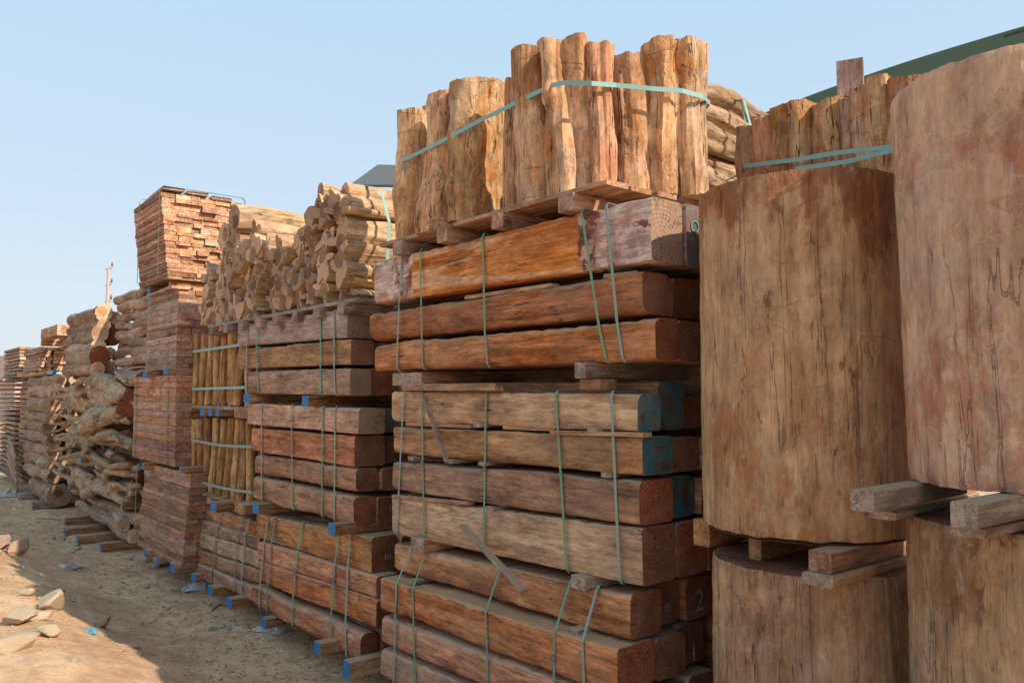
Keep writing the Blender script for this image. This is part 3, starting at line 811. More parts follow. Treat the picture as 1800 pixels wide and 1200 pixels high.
# loose laths hanging on the face of stack D
bar('loose_lath', at_t(821, 925, 2.30) + Vector((-0.03, 0, 0.01)), at_t(928, 1037, 2.27) + Vector((-0.02, 0, 0)), 0.034, 0.014, [M['gray_board'], M['gray_board']], "grey loose lath hanging slantwise across the lower beams", 'lath', None, c=0.001)
bar('bark_strip', at_t(745, 696, 2.355), at_t(786, 812, 2.35), 0.03, 0.006, [M['gray_board'], M['gray_board']], "pale bark strip hanging slantwise in front of the middle beams", 'strip', None, c=0.001)
# chalk marks on beam ends
def chalk(text, parent, px, py, S, size, name='chalk_mark', rot=0.0, mat='chalk'):
    cu = bpy.data.curves.new(name, 'FONT')
    cu.body = text; cu.size = size; cu.extrude = 0.0004; cu.align_x = 'CENTER'; cu.align_y = 'CENTER'
    o = bpy.data.objects.new(name, cu)
    cu.materials.append(M[mat])
    col.objects.link(o)
    p = at_s(px, py, S)
    mw = Matrix.Translation(p) @ Matrix.Rotation(math.pi / 2, 4, 'X') @ Matrix.Rotation(rot, 4, 'Z')
    o.parent = parent
    bpy.context.view_layer.update()
    o.matrix_parent_inverse = parent.matrix_world.inverted()
    o.matrix_world = mw
    return o
# ---- pallet and upright logs on stack D
PZ = 2.625
pallet('wooden_pallet', 2.33, 3.12, 2.24, 4.08, PZ, "reddish wooden pallet on the topmost beam, under the upright rough logs", nb=5, nr=4, bt=0.022, bh=0.075)
def vlog(pl, pr, yt, yb, tc, mat, label, group, seed=None, lean=0.0, z0=PZ, endm='log_end_lit', name='upright_log', **kw):
    mid = (pl + pr) / 2
    d = ray(mid, 690)
    c = at_t(mid, 690, tc)
    D = math.sqrt(c.x ** 2 + c.y ** 2)
    r = (pr - pl) / 2 / F_PX * (c.x * SP + c.y * CP) * math.cos(math.atan((mid - 900) / F_PX))
    zt = at_t(mid, yt, tc).z
    base = Vector((c.x, c.y, z0)); top = Vector((c.x, c.y + lean, zt))
    kw2 = dict(jag=0.014, knob=0.16, lobes=2, depth=0.16, m=48, n=72, fine=0.05, bulge=0.16, taper=-0.12, bend=0.015, twist=0.5, end_slant=0.15)
    kw2.update(kw)
    return log_obj(name, base, top, r * 1.15, [M[mat], M[endm]], label, 'log', group, seed, **kw2)
GV = "upright logs strapped on the pallet above the big beams"
dl = [(697, 744, 199, 411, 2.44, 'log_tan', "leftmost short upright log on the high pallet, narrow and tan", dict(lobes=3)),
      (738, 768, 194, 405, 2.62, 'log_tan', "short upright log just behind the leftmost one on the high pallet", dict()),
      (748, 812, 175, 396, 2.46, 'log_tan', "squat upright log swelling towards its foot, second from left on high pallet", dict(flare=-0.0, taper=0.30, lobes=2)),
      (798, 878, 148, 380, 2.50, 'log_tan', "wide knobbly upright log with two lobed heads, third from left on pallet", dict(lobes=2, depth=0.24, taper=0.1)),
      (862, 892, 156, 372, 2.72, 'log_red', "dark upright log in the gap behind the wide knobbly log", dict()),
      (886, 912, 136, 363, 2.47, 'log_red', "slim upright log left of the broad smooth one on the pallet", dict(fine=0.07)),
      (904, 984, 95, 351, 2.46, 'log_tan', "broad smooth upright log in the centre of the high pallet", dict(lobes=2, depth=0.14, fine=0.03)),
      (966, 1038, 76, 334, 2.45, 'log_tan', "tall ridged upright log with a knotty crown, front corner of high pallet", dict(lobes=4, depth=0.34, fine=0.07)),
      (1017, 1052, 84, 326, 2.58, 'log_tan', "thin twisting upright stem right of the knotty crowned log", dict(fine=0.08, bend=0.03)),
      (1036, 1079, 84, 328, 2.50, 'log_red', "orange upright log with bark edge at the pallet's front corner", dict(lobes=3, depth=0.3, fine=0.06)),
      (1081, 1143, 99, 334, 2.68, 'log_red', "reddish upright log right of the dark gap on the high pallet", dict(lobes=2, depth=0.12)),
      (1122, 1150, 108, 330, 2.86, 'log_red', "narrow upright log between the reddish and the fissured log", dict()),
      (1142, 1200, 78, 336, 2.78, 'log_tan', "pale fissured upright log with deep cracks, second from right end", dict(lobes=4, depth=0.3, fine=0.07)),
      (1186, 1246, 80, 345, 2.90, 'log_tan', "rightmost pale upright log on the high pallet with deep cracks", dict(lobes=3, depth=0.28, fine=0.06)),
      (935, 975, 110, 340, 2.76, 'log_tan', "half hidden upright log behind the broad smooth one", dict()),
      (1050, 1095, 120, 325, 2.95, 'log_red', "dark upright log deep in the gap on the high pallet", dict())]
for k, (a, b, yt, yb, tc, m, lab, kw) in enumerate(dl):
    vlog(a, b, yt, yb, tc, m, lab, GV, seed=100 + k, **kw)
def poly_strap(pts, mat, label, width=0.02, closed=True):
    o = link('plastic_strap', ribbon_loop(pts, (0, 0, 1), width), M[mat])
    return tag(o, label, 'strap', G_ST)
c = lambda px, py, T: at_t(px, py, T)
poly_strap([c(702, 285, 2.37), c(760, 257, 2.35), c(800, 236, 2.345), c(846, 211, 2.33), c(905, 182, 2.345), c(968, 151, 2.33), c(990, 146, 2.33), c(1040, 147, 2.37), c(1083, 150, 2.52), c(1145, 156, 2.64),
            c(1200, 160, 2.76), c(1236, 170, 2.86), c(1248, 182, 3.02), Vector((3.12, 2.6, 2.97)), Vector((3.12, 3.9, 2.95)), Vector((2.6, 4.14, 2.92))], 'strap_teal', "teal plastic strap slung round the upright logs on the high pallet", 0.021)

# ================================================================ BIG UPRIGHT LOGS
def big_log(name, cx, cy, r0, r1, z0, z1, mat, label, seed, amp=0.02, topslant=0.0):
    me_n, m = 160, 90
    rings = []
    for i in range(m + 1):
        u = i / m
        x = (z1 - z0) * (u - 0.5)
        rr = r0 + (r1 - r0) * u
        ring = []
        for j in range(me_n):
            a = 2 * math.pi * j / me_n
            ca, sa = math.cos(a), math.sin(a)
            k = 1 + amp * 1.7 * noise.noise(Vector((ca * 1.3, sa * 1.3, seed + x * 0.5)))
            k += amp * 0.5 * noise.noise(Vector((ca * 5, sa * 5, seed + x * 0.7)))
            d = 0.0045 * noise.fractal(Vector((ca * 16, sa * 16, x * 1.4 + seed)), 1.0, 2.0, 5) + 0.0035 * noise.fractal(Vector((ca * 14, sa * 14, x * 12 + seed)), 1.0, 2.0, 4)
            ck = noise.noise(Vector((ca * 7, sa * 7, seed * 3 + x * 0.35)))
            if abs(ck) < 0.010 and noise.noise(Vector((ca * 2, sa * 2, x * 1.5 + seed))) > 0.1: d -= 0.006
            e = min(u, 1 - u) * (z1 - z0)
            if e < 0.02: d -= 0.006 * (1 - e / 0.02) * (1 + noise.noise(Vector((ca * 20, sa * 20, seed))))
            rad = rr * k + d
            y, z = rad * ca, rad * sa
            xx = x + (topslant * y if i == m else 0)
            if i == m or i == 0: xx += 0.006 * noise.noise(Vector((ca * 6, sa * 6, seed + i)))
            ring.append((xx, y, z))
        rings.append(list(reversed(ring)))
    # inner cap ring so that the cut face is a little uneven
    me = loft(rings, sharp=45)
    o = link(name, me, [M[mat], M['end_brown']], None, (cx, cy, (z0 + z1) / 2), (0, -math.pi / 2, 0))
    return tag(o, label, 'log', "huge upright log sections at the right")
def log_place(pl, pr, front_x):
    al, ar = math.atan((pl - 900) / F_PX), math.atan((pr - 900) / F_PX)
    ac, ah = (al + ar) / 2, (ar - al) / 2
    az = ac + PHI                      # from +Y towards +X
    d = front_x / (math.sin(az) - math.sin(ah))
    return d * math.sin(az), d * math.cos(az), d * math.sin(ah), d, ac
x1, y1, r1, d1, a1 = log_place(1231, 1609, 2.30)
dep = (d1 - r1) * math.cos(a1)
z_b = EYE - (947 - 690) / F_PX * dep; z_t = EYE + (690 - 290) / F_PX * dep
print('log1', x1, y1, r1, z_b, z_t)
big_log('upright_log', x1, y1, r1 * 1.0, r1 * 0.985, z_b, z_t, 'big_log', "huge brown upright log with dark stained top, standing on a pallet next to the beams", 3)
zl1 = EYE - (968 - 690) / F_PX * (d1 - 0.02)
zl1 = z_b - 0.115
big_log('upright_log', x1 + 0.01, y1 - 0.01, r1 * 0.99, r1 * 0.955, 0.0, zl1, 'big_log_tan', "huge lower upright log with dusty top, under the pallet beside the beams", 5)
x2, y2, r2, d2, a2 = log_place(1592, 2052, 2.28)
dep2 = (d2 - r2) * math.cos(a2)
z_b2 = EYE - (868 - 690) / F_PX * dep2; z_t2 = EYE + (690 - 66) / F_PX * dep2
print('log2', x2, y2, r2, z_b2, z_t2)
big_log('upright_log', x2, y2, r2 * 0.985, r2 * 1.05, z_b2, z_t2, 'big_log_red', "tallest huge upright log at the right edge, smooth pinkish brown", 11)
big_log('upright_log', x2 - 0.0, y2 + 0.0, r2 * 1.07, r2 * 1.04, 0.0, z_b2 - 0.10, 'big_log_tan', "huge lower upright log at the right edge with long dark crack", 17, amp=0.012)
# bearers under the big logs
def tbar(name, T0, T1, s, z0, z1, w, mats, label, cat, group):
    return bar(name, (T0, s, (z0 + z1) / 2), (T1, s, (z0 + z1) / 2), w, z1 - z0, mats, label, cat, group)
pz0, pz1 = zl1 + 0.001, z_b - 0.001
GP = "bearers under the huge upright logs"
for k, (px, T0, w, h0, lab) in enumerate([(1233, 2.52, 0.075, 0.0, "brown bearer sticking out at left under the huge brown log"), (1326, 2.46, 0.05, 0.0, "small brown bearer in the middle under the huge brown log"),
                                         (1440, 2.30, 0.075, 0.036, "thick brown bearer at right under the huge brown log")]):
    s_ = at_t(px, 950, T0).y
    tbar('cross_bearer', T0, 3.1, s_, pz0 + h0, pz1 - 0.014, w, [M['stick'], M['stick']], lab, 'bearer', GP)
s_ = at_t(1440, 950, 2.30).y
tbar('flat_bearer', 2.275, 3.1, s_ - 0.005, pz0, pz0 + 0.036, 0.10, [M['stick'], M['gray_board']], "flat brown bearer lying on the dusty top of the lower log", 'bearer', GP)
o = lobed_mesh(0.012, r1 * 0.90, 3, lobes=2, depth=0.02, fine=0.004, m=2, n=80)
o = link('thin_board', o, [M['log_under'], M['log_under']], None, (x1 + 0.005, y1, z_b - 0.0075), (0, -math.pi / 2, 0))
tag(o, "thin brown board pressed under the foot of the huge brown log", 'board')
qz0, qz1 = z_b2 - 0.10 + 0.001, z_b2 - 0.001
def xbar(pA, pB, W, H, z, lab, mats=BE, name='bearer_timber'):
    a = at_z(pA[0], pA[1], z); b = at_z(pB[0], pB[1], z)
    return bar(name, a, b, W, H, mats, lab, 'bearer', GP)
zt_ = qz1 - 0.03
xbar((1515, 879), (1680, 850), 0.065, 0.055, qz1 - 0.028, "pale grey squared bearer with slotted end, left under the tallest log")
xbar((1552, 905), (1700, 868), 0.075, 0.022, qz0 + 0.012, "thin grey board under the slotted bearer of the tallest log")
xbar((1694, 905), (1900, 862), 0.062, 0.06, qz1 - 0.031, "pale grey squared bearer at right under the tallest log")
xbar((1700, 935), (1900, 893), 0.085, 0.024, qz0 + 0.013, "thin grey board under the right bearer of the tallest log")
# unseen log added beyond the frame, placed to shade the logs and bearers
big_log('upright_log', 2.48, -0.20, 0.46, 0.47, 0.0, 2.85, 'big_log', "added unseen log outside the frame at right, shading the huge upright logs", 23)

# ================================================================ things standing behind the upright logs
GE = "split posts strapped upright behind the huge brown log"
el = [(1306, 1344, 226, 3.42, 'log_red', 'leftmost short reddish'), (1334, 1379, 208, 3.40, 'log_red', 'second reddish'), (1374, 1444, 190, 3.40, 'log_tan', 'wide pale-headed third'),
      (1420, 1456, 206, 3.52, 'log_red', 'narrow recessed fourth'), (1444, 1500, 176, 3.40, 'log_tan', 'broad slanting fifth'), (1482, 1530, 175, 3.44, 'log_tan', 'flat-topped sixth'),
      (1514, 1552, 150, 3.40, 'log_tan', 'tall pale seventh'), (1545, 1582, 133, 3.42, 'log_tan', 'tallest pale eighth'), (1578, 1630, 140, 3.42, 'log_tan', 'hidden ninth')]
for k, (a, b, yt, tc, m, lab) in enumerate(el):
    vlog(a, b, yt, 300, tc, m, f"{lab} split post from the left in strapped row behind huge brown log", GE, seed=200 + k, z0=2.35, lobes=4, depth=0.16, jag=0.010, knob=0.12, fine=0.03, name='split_post')
st_ = 3.27
poly_strap([c(1308, 292, 3.32), c(1340, 288, 3.29), c(1400, 281, st_), c(1470, 269, st_), c(1520, 263, st_), c(1575, 258, st_), c(1640, 252, 3.3), Vector((3.6, 1.4, 2.9)), Vector((3.62, 2.3, 2.9))], 'strap_teal', "upper teal strap round the split posts behind the huge brown log", 0.02)
poly_strap([c(1400, 297, st_), c(1490, 284, st_), c(1530, 274, st_ - 0.003), c(1575, 263, st_ - 0.004), c(1650, 250, 3.3), Vector((3.61, 1.4, 2.95)), Vector((3.63, 2.3, 2.8))], 'strap_teal', "lower slanting teal strap round the split posts behind the huge brown log", 0.02)
big_log('upright_log', 3.43, 1.74, 0.42, 0.42, 0.0, 2.35, 'big_log', "huge upright log carrying the split posts, added unseen behind the front one", 29)  # added support for the posts, shifted to keep sun off the beam ends
p = at_t(1496, 150, 4.6)
bar('square_post', (p.x, p.y, 0.0), (p.x, p.y, at_t(1496, 110, 4.6).z), 0.15, 0.12, [M['beam_wash'], M['end_pale']], "lone squared post sticking up behind the split posts", 'post', None, roll=R(25), wob=0.01)
# horizontal gnarled logs behind
GH = "gnarled logs lying crosswise behind the upright logs"
hz = [3.32, 3.22, 3.12, 3.02, 2.92]
for k, z in enumerate(hz):
    rr = random.Random(k + 50)
    for q in range(2):
        log_obj('gnarled_log', (3.22 + rr.uniform(-.05, .05), 2.62 + q * 0.24 + rr.uniform(-.02, .04), z + (0.03 if q else 0)), (4.75, 2.66 + q * 0.24, z - 0.05 + rr.uniform(-.03, .03)), 0.075 if k else 0.085, [M['driftwood'], M['root_end']],
                f"{['topmost', 'second', 'third', 'fourth', 'lowest'][k]} gnarled log of the {['near', 'far'][q]} column, lying crosswise behind the upright logs", 'log', GH, seed=300 + k * 2 + q,
                lobes=3, depth=0.42, n=44, m=40, bend=0.035, fine=0.07, twist=0.7, bulge=0.12)
bar('rear_beam', (3.3, 2.66, 2.72), (4.7, 2.66, 2.72), 0.2, 0.2, [M['beam_brown'], M['end_brown']], "near rear beam lying under the crosswise gnarled logs", 'beam')
bar('rear_beam', (3.3, 2.92, 2.72), (4.7, 2.92, 2.72), 0.2, 0.2, [M['beam_brown'], M['end_brown']], "far rear beam lying under the crosswise gnarled logs", 'beam')
big_log('upright_log', 4.0, 2.8, 0.4, 0.4, 0.0, 2.6, 'big_log', "huge upright log under the crosswise gnarled logs", 31)
o = link('plastic_strap', ribbon_loop([c(1302, 178, 3.66) + Vector((0, -.02, 0)), c(1306, 240, 3.64) + Vector((0, -.06, 0)), c(1300, 305, 3.62) + Vector((0, -.03, 0)), Vector((3.7, 3.0, 2.86)), Vector((3.7, 3.0, 3.45))], (1, 0, 0), 0.02), M['strap_teal'])
tag(o, "teal strap running down over the crosswise gnarled logs", 'strap', G_ST)
o = link('plastic_strap', ribbon_loop([c(1297, 180, 3.66) + Vector((0, -.02, 0)), c(1296, 240, 3.62) + Vector((0, -.07, 0)), c(1296, 305, 3.62) + Vector((0, -.04, 0)), Vector((3.72, 3.0, 2.86)), Vector((3.72, 3.0, 3.45))], (1, 0, 0), 0.014), M['strap_teal'])
tag(o, "narrow strap just left of the teal one on the crosswise gnarled logs", 'strap', G_ST)

# ---- green shade roof
e = empty('shade_roof', (7.0, 2.0, 0.0))
tag(e, "dark green shade-net roof rising behind the tallest log at upper right", 'shade roof')
vs, fs = [], []
nxs, nys = 24, 40
X0, X1, Y0, Y1 = 7.0, 11.0, -4.0, 4.55
for j in range(nys + 1):
    for i in range(nxs + 1):
        u, w = i / nxs, j / nys
        x, y = X0 + (X1 - X0) * u, Y0 + (Y1 - Y0) * w
        z = 4.62 - 0.06 * max(0, w - 0.72) / 0.28 - 0.10 * u - 0.10 * math.sin(math.pi * u) * abs(math.sin(math.pi * w * 3)) + 0.05 * abs(math.sin(math.pi * w * 2.9)) * (1 - u)
        vs.append((x - 7.0, y - 2.0, z))
for j in range(nys):
    for i in range(nxs):
        a = j * (nxs + 1) + i
        fs.append((a, a + 1, a + nxs + 2, a + nxs + 1))
me = bpy.data.meshes.new("net"); me.from_pydata(vs, [], fs); me.polygons.foreach_set("use_smooth", [True] * len(fs))
s = NT('shade_net')
v = s.coords(False)
s.b.inputs['Base Color'].default_value = (0.085, 0.135, 0.115, 1)
tr = s.n("BsdfTranslucent"); tr.inputs[0].default_value = (0.05, 0.10, 0.085, 1)
mx = s.n("MixShader"); mx.inputs[0].default_value = 0.35
s.t.links.new(s.b.outputs[0], mx.inputs[1]); s.t.links.new(tr.outputs[0], mx.inputs[2]); s.t.links.new(mx.outputs[0], s.out.inputs[0])
M['net'] = s.m
link('net_sheet', me, M['net'], e)
M['steel'] = plain('steel', (0.22, 0.22, 0.21), (0.14, 0.12, 0.10), 0.6)
for (px_, py_) in ((0.03, 2.5), (0.03, -1.0), (3.9, 2.5), (3.9, -1.0)):
    v_, f_ = tub([(px_, py_, 0), (px_, py_, 4.42)], [0.04, 0.04], 10)
    link('post', join_data([(v_, f_, 0)]), M['steel'], e)
v_, f_ = tub([(0.0, 0.3, 4.60), (0.0, -6, 4.60)], [0.012, 0.012], 8)
link('edge_pipe', join_data([(v_, f_, 0)]), M['net'], e)
# ---- grey shed roof behind the root pile
P1, P2, P3, P4 = at_t(615, 329, 6.0), at_t(760, 330, 6.0), at_t(775, 296, 7.4), at_t(664, 293, 7.4)
cen = (P1 + P2 + P3 + P4) / 4
e = empty('shed', (cen.x, cen.y, 0))
tag(e, "grey metal shed roof corner showing above the root logs, left of the upright logs", 'shed')
up_ = Vector((0, 0, 0.04))
M['roof_metal'] = plain('roof_metal', (0.14, 0.14, 0.13), (0.09, 0.085, 0.08), 0.6, 4)
pts = [P1, P2, P3, P4]
me = bpy.data.meshes.new("roof")
q = [tuple(p - Vector((cen.x, cen.y, 0))) for p in pts] + [tuple(p + up_ - Vector((cen.x, cen.y, 0))) for p in pts]
me.from_pydata(q, [], [(0, 3, 2, 1), (4, 5, 6, 7), (0, 1, 5, 4), (1, 2, 6, 5), (2, 3, 7, 6), (3, 0, 4, 7)])
link('roof', me, M['roof_metal'], e)
W1, W2 = P1 + Vector((0.25, 0.0, -0.05)), P2 + Vector((0.25, 0.15, -0.05))
link('wall', join_data([([(W1.x - cen.x, W1.y - cen.y, 0), (W2.x - cen.x, W2.y - cen.y, 0), (W2.x - cen.x + .1, W2.y - cen.y, 0), (W1.x - cen.x + .1, W1.y - cen.y, 0), (W1.x - cen.x, W1.y - cen.y, W1.z), (W2.x - cen.x, W2.y - cen.y, W2.z), (W2.x - cen.x + .1, W2.y - cen.y, W2.z), (W1.x - cen.x + .1, W1.y - cen.y, W1.z)], BOXF, 0)]), M['roof_metal'], e)
for p in (P3,):
    pp = p + (cen - p) * 0.08 - Vector((cen.x, cen.y, 0))
    v_, f_ = tub([(pp.x, pp.y, 0), (pp.x, pp.y, pp.z - 0.03)], [0.05, 0.05], 8)
    link('post', join_data([(v_, f_, 0)]), M['steel'], e)
# ================================================================ STACK B: second stack of squared beams
GB = "squared beams in the second stack"
b_rows = [
    (2.38, (418, 572, 608), (611, 541, 593), 656, 'beam_wash', 'end_pale', 0.006, 0.002),
    (2.38, (419, 613, 648), (617, 594, 640), 657, 'beam_gray', 'end_brown', 0.008, 0.012),
    (2.37, (432, 652, 691), (616, 645, 695), 652, 'beam_gray', 'end_pale', 0.012, 0.010),
    (2.38, (438, 708, 745), (631, 717, 763), 678, 'beam_gray', 'end_pale', 0.008, 0.004),
    (2.38, (442, 751, 791), (623, 766, 821), 677, 'beam_orange', 'end_brown', 0.008, 0.006),
    (2.38, (449, 798, 832), (624, 823, 865), 666, 'beam_brown', 'end_brown', 0.03, 0.004),
    (2.38, (444, 835, 877), (624, 873, 925), 661, 'beam_brown', 'end_red', 0.035, 0.006),
    (2.40, (451, 901, 944), (654, 943, 1009), 700, 'beam_orange', 'end_red', 0.012, 0.008),
    (2.37, (456, 950, 984), (661, 1011, 1051), 705, 'beam_orange', 'end_brown', 0.012, 0.012),
    (2.36, (456, 985, 1022), (663, 1053, 1104), 700, 'beam_orange', 'end_red', 0.010, 0.006),
    (2.34, (443, 1027, 1063), (636, 1112, 1168), 671, 'beam_orange', 'end_red', 0.035, 0.014)]
b_b = [Bundle(), Bundle(), Bundle()]
cname = {'beam_orange': 'orange-brown', 'beam_red': 'reddish', 'beam_brown': 'brown', 'beam_gray': 'grey-brown', 'beam_wash': 'pale mauve'}
for i, (T, l, r, ep, sm, em, wn_, wv) in enumerate(b_rows):
    bi = 0 if i < 3 else 1 if i < 7 else 2
    s_near = at_t(r[0], r[1], T).y
    W = width_to(ep, T, s_near)
    add_beam(b_b[bi], T, l, r, W, sm, em, f"{cname[sm]} squared beam, front column, {ordw(i)} layer down, stack under the root pile", GB, wn_, wv)
    zf = b_b[bi].items[-1]
    zb0, zt0 = zf[3](zf[1]); zb1, zt1 = zf[3](zf[2])
    x = T + W + 0.012
    for c_ in (1, 2):
        rr = random.Random(i * 10 + c_ + 500)
        w2 = rr.uniform(0.19, 0.23)
        dz = rr.uniform(-0.02, 0.0)
        e2 = 'end_blue' if (i == 3 and c_ == 1) else rr.choice(['end_brown', 'end_red'])
        add_beam_w(None, x, zf[1] + rr.uniform(-0.04, 0.10), zf[2] - rr.uniform(-0.02, 0.08), (zb0, zt0 + dz), (zb1, zt1 + dz), w2, 'beam_brown', e2,
                   f"brown squared beam, {COLS[c_]}, {ordw(i)} layer down, stack under the root pile", GB, 0.02, 0.004)
        x += w2 + 0.012
straps(b_b[0], [(434, 435, 'strap_gray'), (449, 457, 'strap_green'), (564, 567, 'strap_green'), (587, 592, 'strap_gray')], "top bundle of the second beam stack", G_ST, 0.016, 0.62)
straps(b_b[1], [(463, 466, 'strap_gray'), (515, 521, 'strap_green'), (571, 572, 'strap_green'), (592, 593, 'strap_gray')], "middle bundle of the second beam stack", G_ST, 0.016, 0.62)
straps(b_b[2], [(478, 466, 'strap_gray'), (490, 479, 'strap_dull'), (537, 523, 'strap_green'), (601, 591, 'strap_green'), (622, 618, 'strap_gray')], "lowest bundle of the second beam stack", G_ST, 0.018, 0.62)
GBB = "blue-ended bearers under the stacks"
for (a, b, yt, yb, T, lab) in [(428, 438, 693, 707, 2.33, "blue-ended bearer at left under the top bundle of the second stack"),
                               (531, 542, 695, 714, 2.30, "blue-ended bearer at right under the top bundle of the second stack"),
                               (444, 454, 884, 902, 2.30, "blue-ended bearer at left under the middle bundle of the second stack"),
                               (577, 589, 920, 940, 2.26, "blue-ended bearer at right under the middle bundle of the second stack"),
                               (459, 467, 1085, 1103, 2.27, "blue-ended bearer on the ground, left one under the second stack, behind plastic bag"),
                               (552, 563, 1128, 1149, 2.22, "blue-ended bearer on the ground, middle one under the second stack"),
                               (603, 614, 1161, 1191, 2.22, "blue-ended bearer on the ground nearest the camera, under the second stack"),
                               (365, 373, 1030, 1046, 2.30, "blue-ended bearer on the ground right of the white plastic scrap"),
                               (398, 407, 1050, 1069, 2.28, "blue-ended bearer on the ground at the right end of the low beam stack"),
                               (336, 343, 1008, 1022, 2.33, "blue-ended bearer on the ground at the left end of the low beam stack"),
                               (299, 305, 990, 1006, 2.22, "blue-ended bearer on the ground at the near corner of the plank bundles"),
                               (276, 280, 978, 990, 2.22, "blue-ended bearer on the ground midway under the plank bundles"),
                               (253, 257, 966, 978, 2.22, "blue-ended bearer on the ground at the far corner of the plank bundles"),
                               (370, 380, 882, 899, 2.30, "blue-ended bearer at left under the lower thin-pole bundle"),
                               (249, 253, 813, 825, 2.22, "blue-ended bearer at left between the two lower plank bundles"),
                               (315, 320, 821, 831, 2.26, "blue-ended bearer at right between the two lower plank bundles"),
                               (251, 258, 653, 664, 2.22, "blue-ended bearer at left under the third plank bundle"),
                               (287, 294, 648, 659, 2.22, "blue-ended bearer at right under the third plank bundle")]:
    cross_bearer(a, b, yt, yb, T, 0.85, [M['stick'], M['blue']], lab, GBB)
cross_bearer(412, 430, 885, 902, 2.32, 0.7, [M['stick'], M['stick']], "brown bearer without paint at right under the lower thin-pole bundle", "plain bearers under the pole bundles")

# ================================================================ STACK B2: low beams, two tiers of thin upright poles
GC = "squared beams in the low stack under the thin poles"
c_rows = [(2.46, (348, 883, 914), (449, 915, 946), 'beam_orange', 0.012), (2.43, (334, 907, 930), (455, 943, 967), 'beam_brown', 0.014), (2.42, (332, 928, 958), (456, 969, 999), 'beam_gray', 0.010),
          (2.42, (333, 960, 986), (457, 1001, 1029), 'beam_brown', 0.008), (2.40, (338, 985, 1010), (443, 1030, 1057), 'beam_orange', 0.012)]
bc = Bundle()
for i, (T, l, r, sm, wv) in enumerate(c_rows):
    # the near end is tucked behind the second stack: carry the beam on a little past the measured column
    add_beam(bc, T, l, r, 0.24, sm, 'end_brown', f"{cname[sm]} beam, {ordw(i)} layer down of the low stack under the thin poles", GC, 0.02, wv)
    zf = bc.items[-1]
    add_beam_w(None, T + 0.26, zf[1], zf[2] - 0.05, zf[3](zf[1]), zf[3](zf[2]), 0.26, 'beam_brown', 'end_brown', f"brown beam, second column, {ordw(i)} layer down of the low stack under the thin poles", GC, 0.02, 0.004)
bc.items = bc.items[0:1] + bc.items[1:]
straps(bc, [(356, 345, 'strap_dull'), (366, 352, 'strap_dull'), (396, 382, 'strap_dull'), (432, 421, 'strap_dull'), (444, 434, 'strap_gray')], "low beam stack under the thin poles", G_ST, 0.018, 0.5)
GP1, GP2 = "thin poles of the lower upright bundle", "thin poles of the upper upright bundle"
T0 = 2.42
def pole_tier(pxs, ytops, yb, z0, tier, grp, seed):
    for k in range(len(pxs) - 1):
        a, b = pxs[k], pxs[k + 1]
        for row in range(2):
            tc = T0 + 0.05 + row * 0.12
            vlog(a + (0 if row == 0 else 6), b + (0 if row == 0 else 6), ytops[k] + row * 5, yb, tc, 'pole_tan', f"{ordw(k)} thin upright pole from the left, {['front', 'rear'][row]} row of the {tier} pole bundle", grp, seed=seed + k * 2 + row,
                 z0=z0, lobes=2, depth=0.10, n=28, m=14, fine=0.03, name='thin_pole', endm='root_end', taper=0.05, bulge=0.05)
zp1 = at_t(400, 878, 2.42).z; zp2 = at_t(400, 713, 2.42).z
pole_tier([340, 350, 361, 374, 387, 400, 412, 424, 436, 448], [737, 736, 734, 735, 736, 735, 737, 738, 739], 878, zp1, 'lower', GP1, 400)
pole_tier([339, 350, 363, 374, 386, 400, 416, 430, 444], [588, 588, 588, 586, 578, 575, 590, 592], 713, zp2, 'upper', GP2, 440)
cy0, cy1 = at_t(448, 700, 2.42).y, at_t(339, 700, 2.42).y
def box_strap(x0, x1, y0, y1, z, mat, label, w=0.022, sag=0.0):
    pts = []
    for f in range(0, 9): pts.append((x0, y1 + (y0 - y1) * f / 8, z + sag * math.sin(f / 8 * math.pi) + 0.01 * (f / 8)))
    pts += [(x0 + 0.01, y0 - 0.006, z), (x1, y0 - 0.006, z), (x1 + .006, y0 + .01, z), (x1 + .006, y1 - .01, z), (x1, y1 + 0.006, z), (x0 + 0.01, y1 + 0.006, z)]
    return poly_strap(pts, mat, label, w)
for py, lab, m in ((772, 'upper strap round the lower thin-pole bundle', 'strap_gray'), (846, 'lower strap round the lower thin-pole bundle', 'strap_gray')):
    box_strap(T0 - 0.012, T0 + 0.24, cy0, cy1, at_t(390, py + 7, T0).z, m, "grey-green " + lab, sag=-0.02)
for py, lab, m in ((612, 'upper strap round the upper thin-pole bundle', 'strap_teal'), (683, 'lower strap round the upper thin-pole bundle', 'strap_teal')):
    box_strap(T0 - 0.012, T0 + 0.24, cy0, cy1, at_t(390, py, T0).z, m, "teal " + lab)
pallet('wooden_pallet', 2.40, 2.75, cy0, cy1, zp1 - 0.001, "narrow pallet under the lower thin-pole bundle", nb=2, nr=4, bt=0.02, bh=0.05)
for k, px in enumerate((352, 366, 379)):
    cross_bearer(px, px + 6, 719, 731, 2.38, 0.5, [M['stick'], M['blue']], f"{['left', 'middle', 'right'][k]} blue-ended bearer between the two thin-pole bundles", GBB)
bar('flat_bearer', (2.46, cy0, zp2 - 0.02), (2.46, cy1, zp2 - 0.02), 0.1, 0.03, [M['gray_board'], M['stick']], "flat board carrying the upper thin-pole bundle", 'board')
cross_bearer(412, 436, 716, 735, 2.40, 0.5, [M['stick'], M['stick']], "brown block at right between the two thin-pole bundles", "plain bearers under the pole bundles")

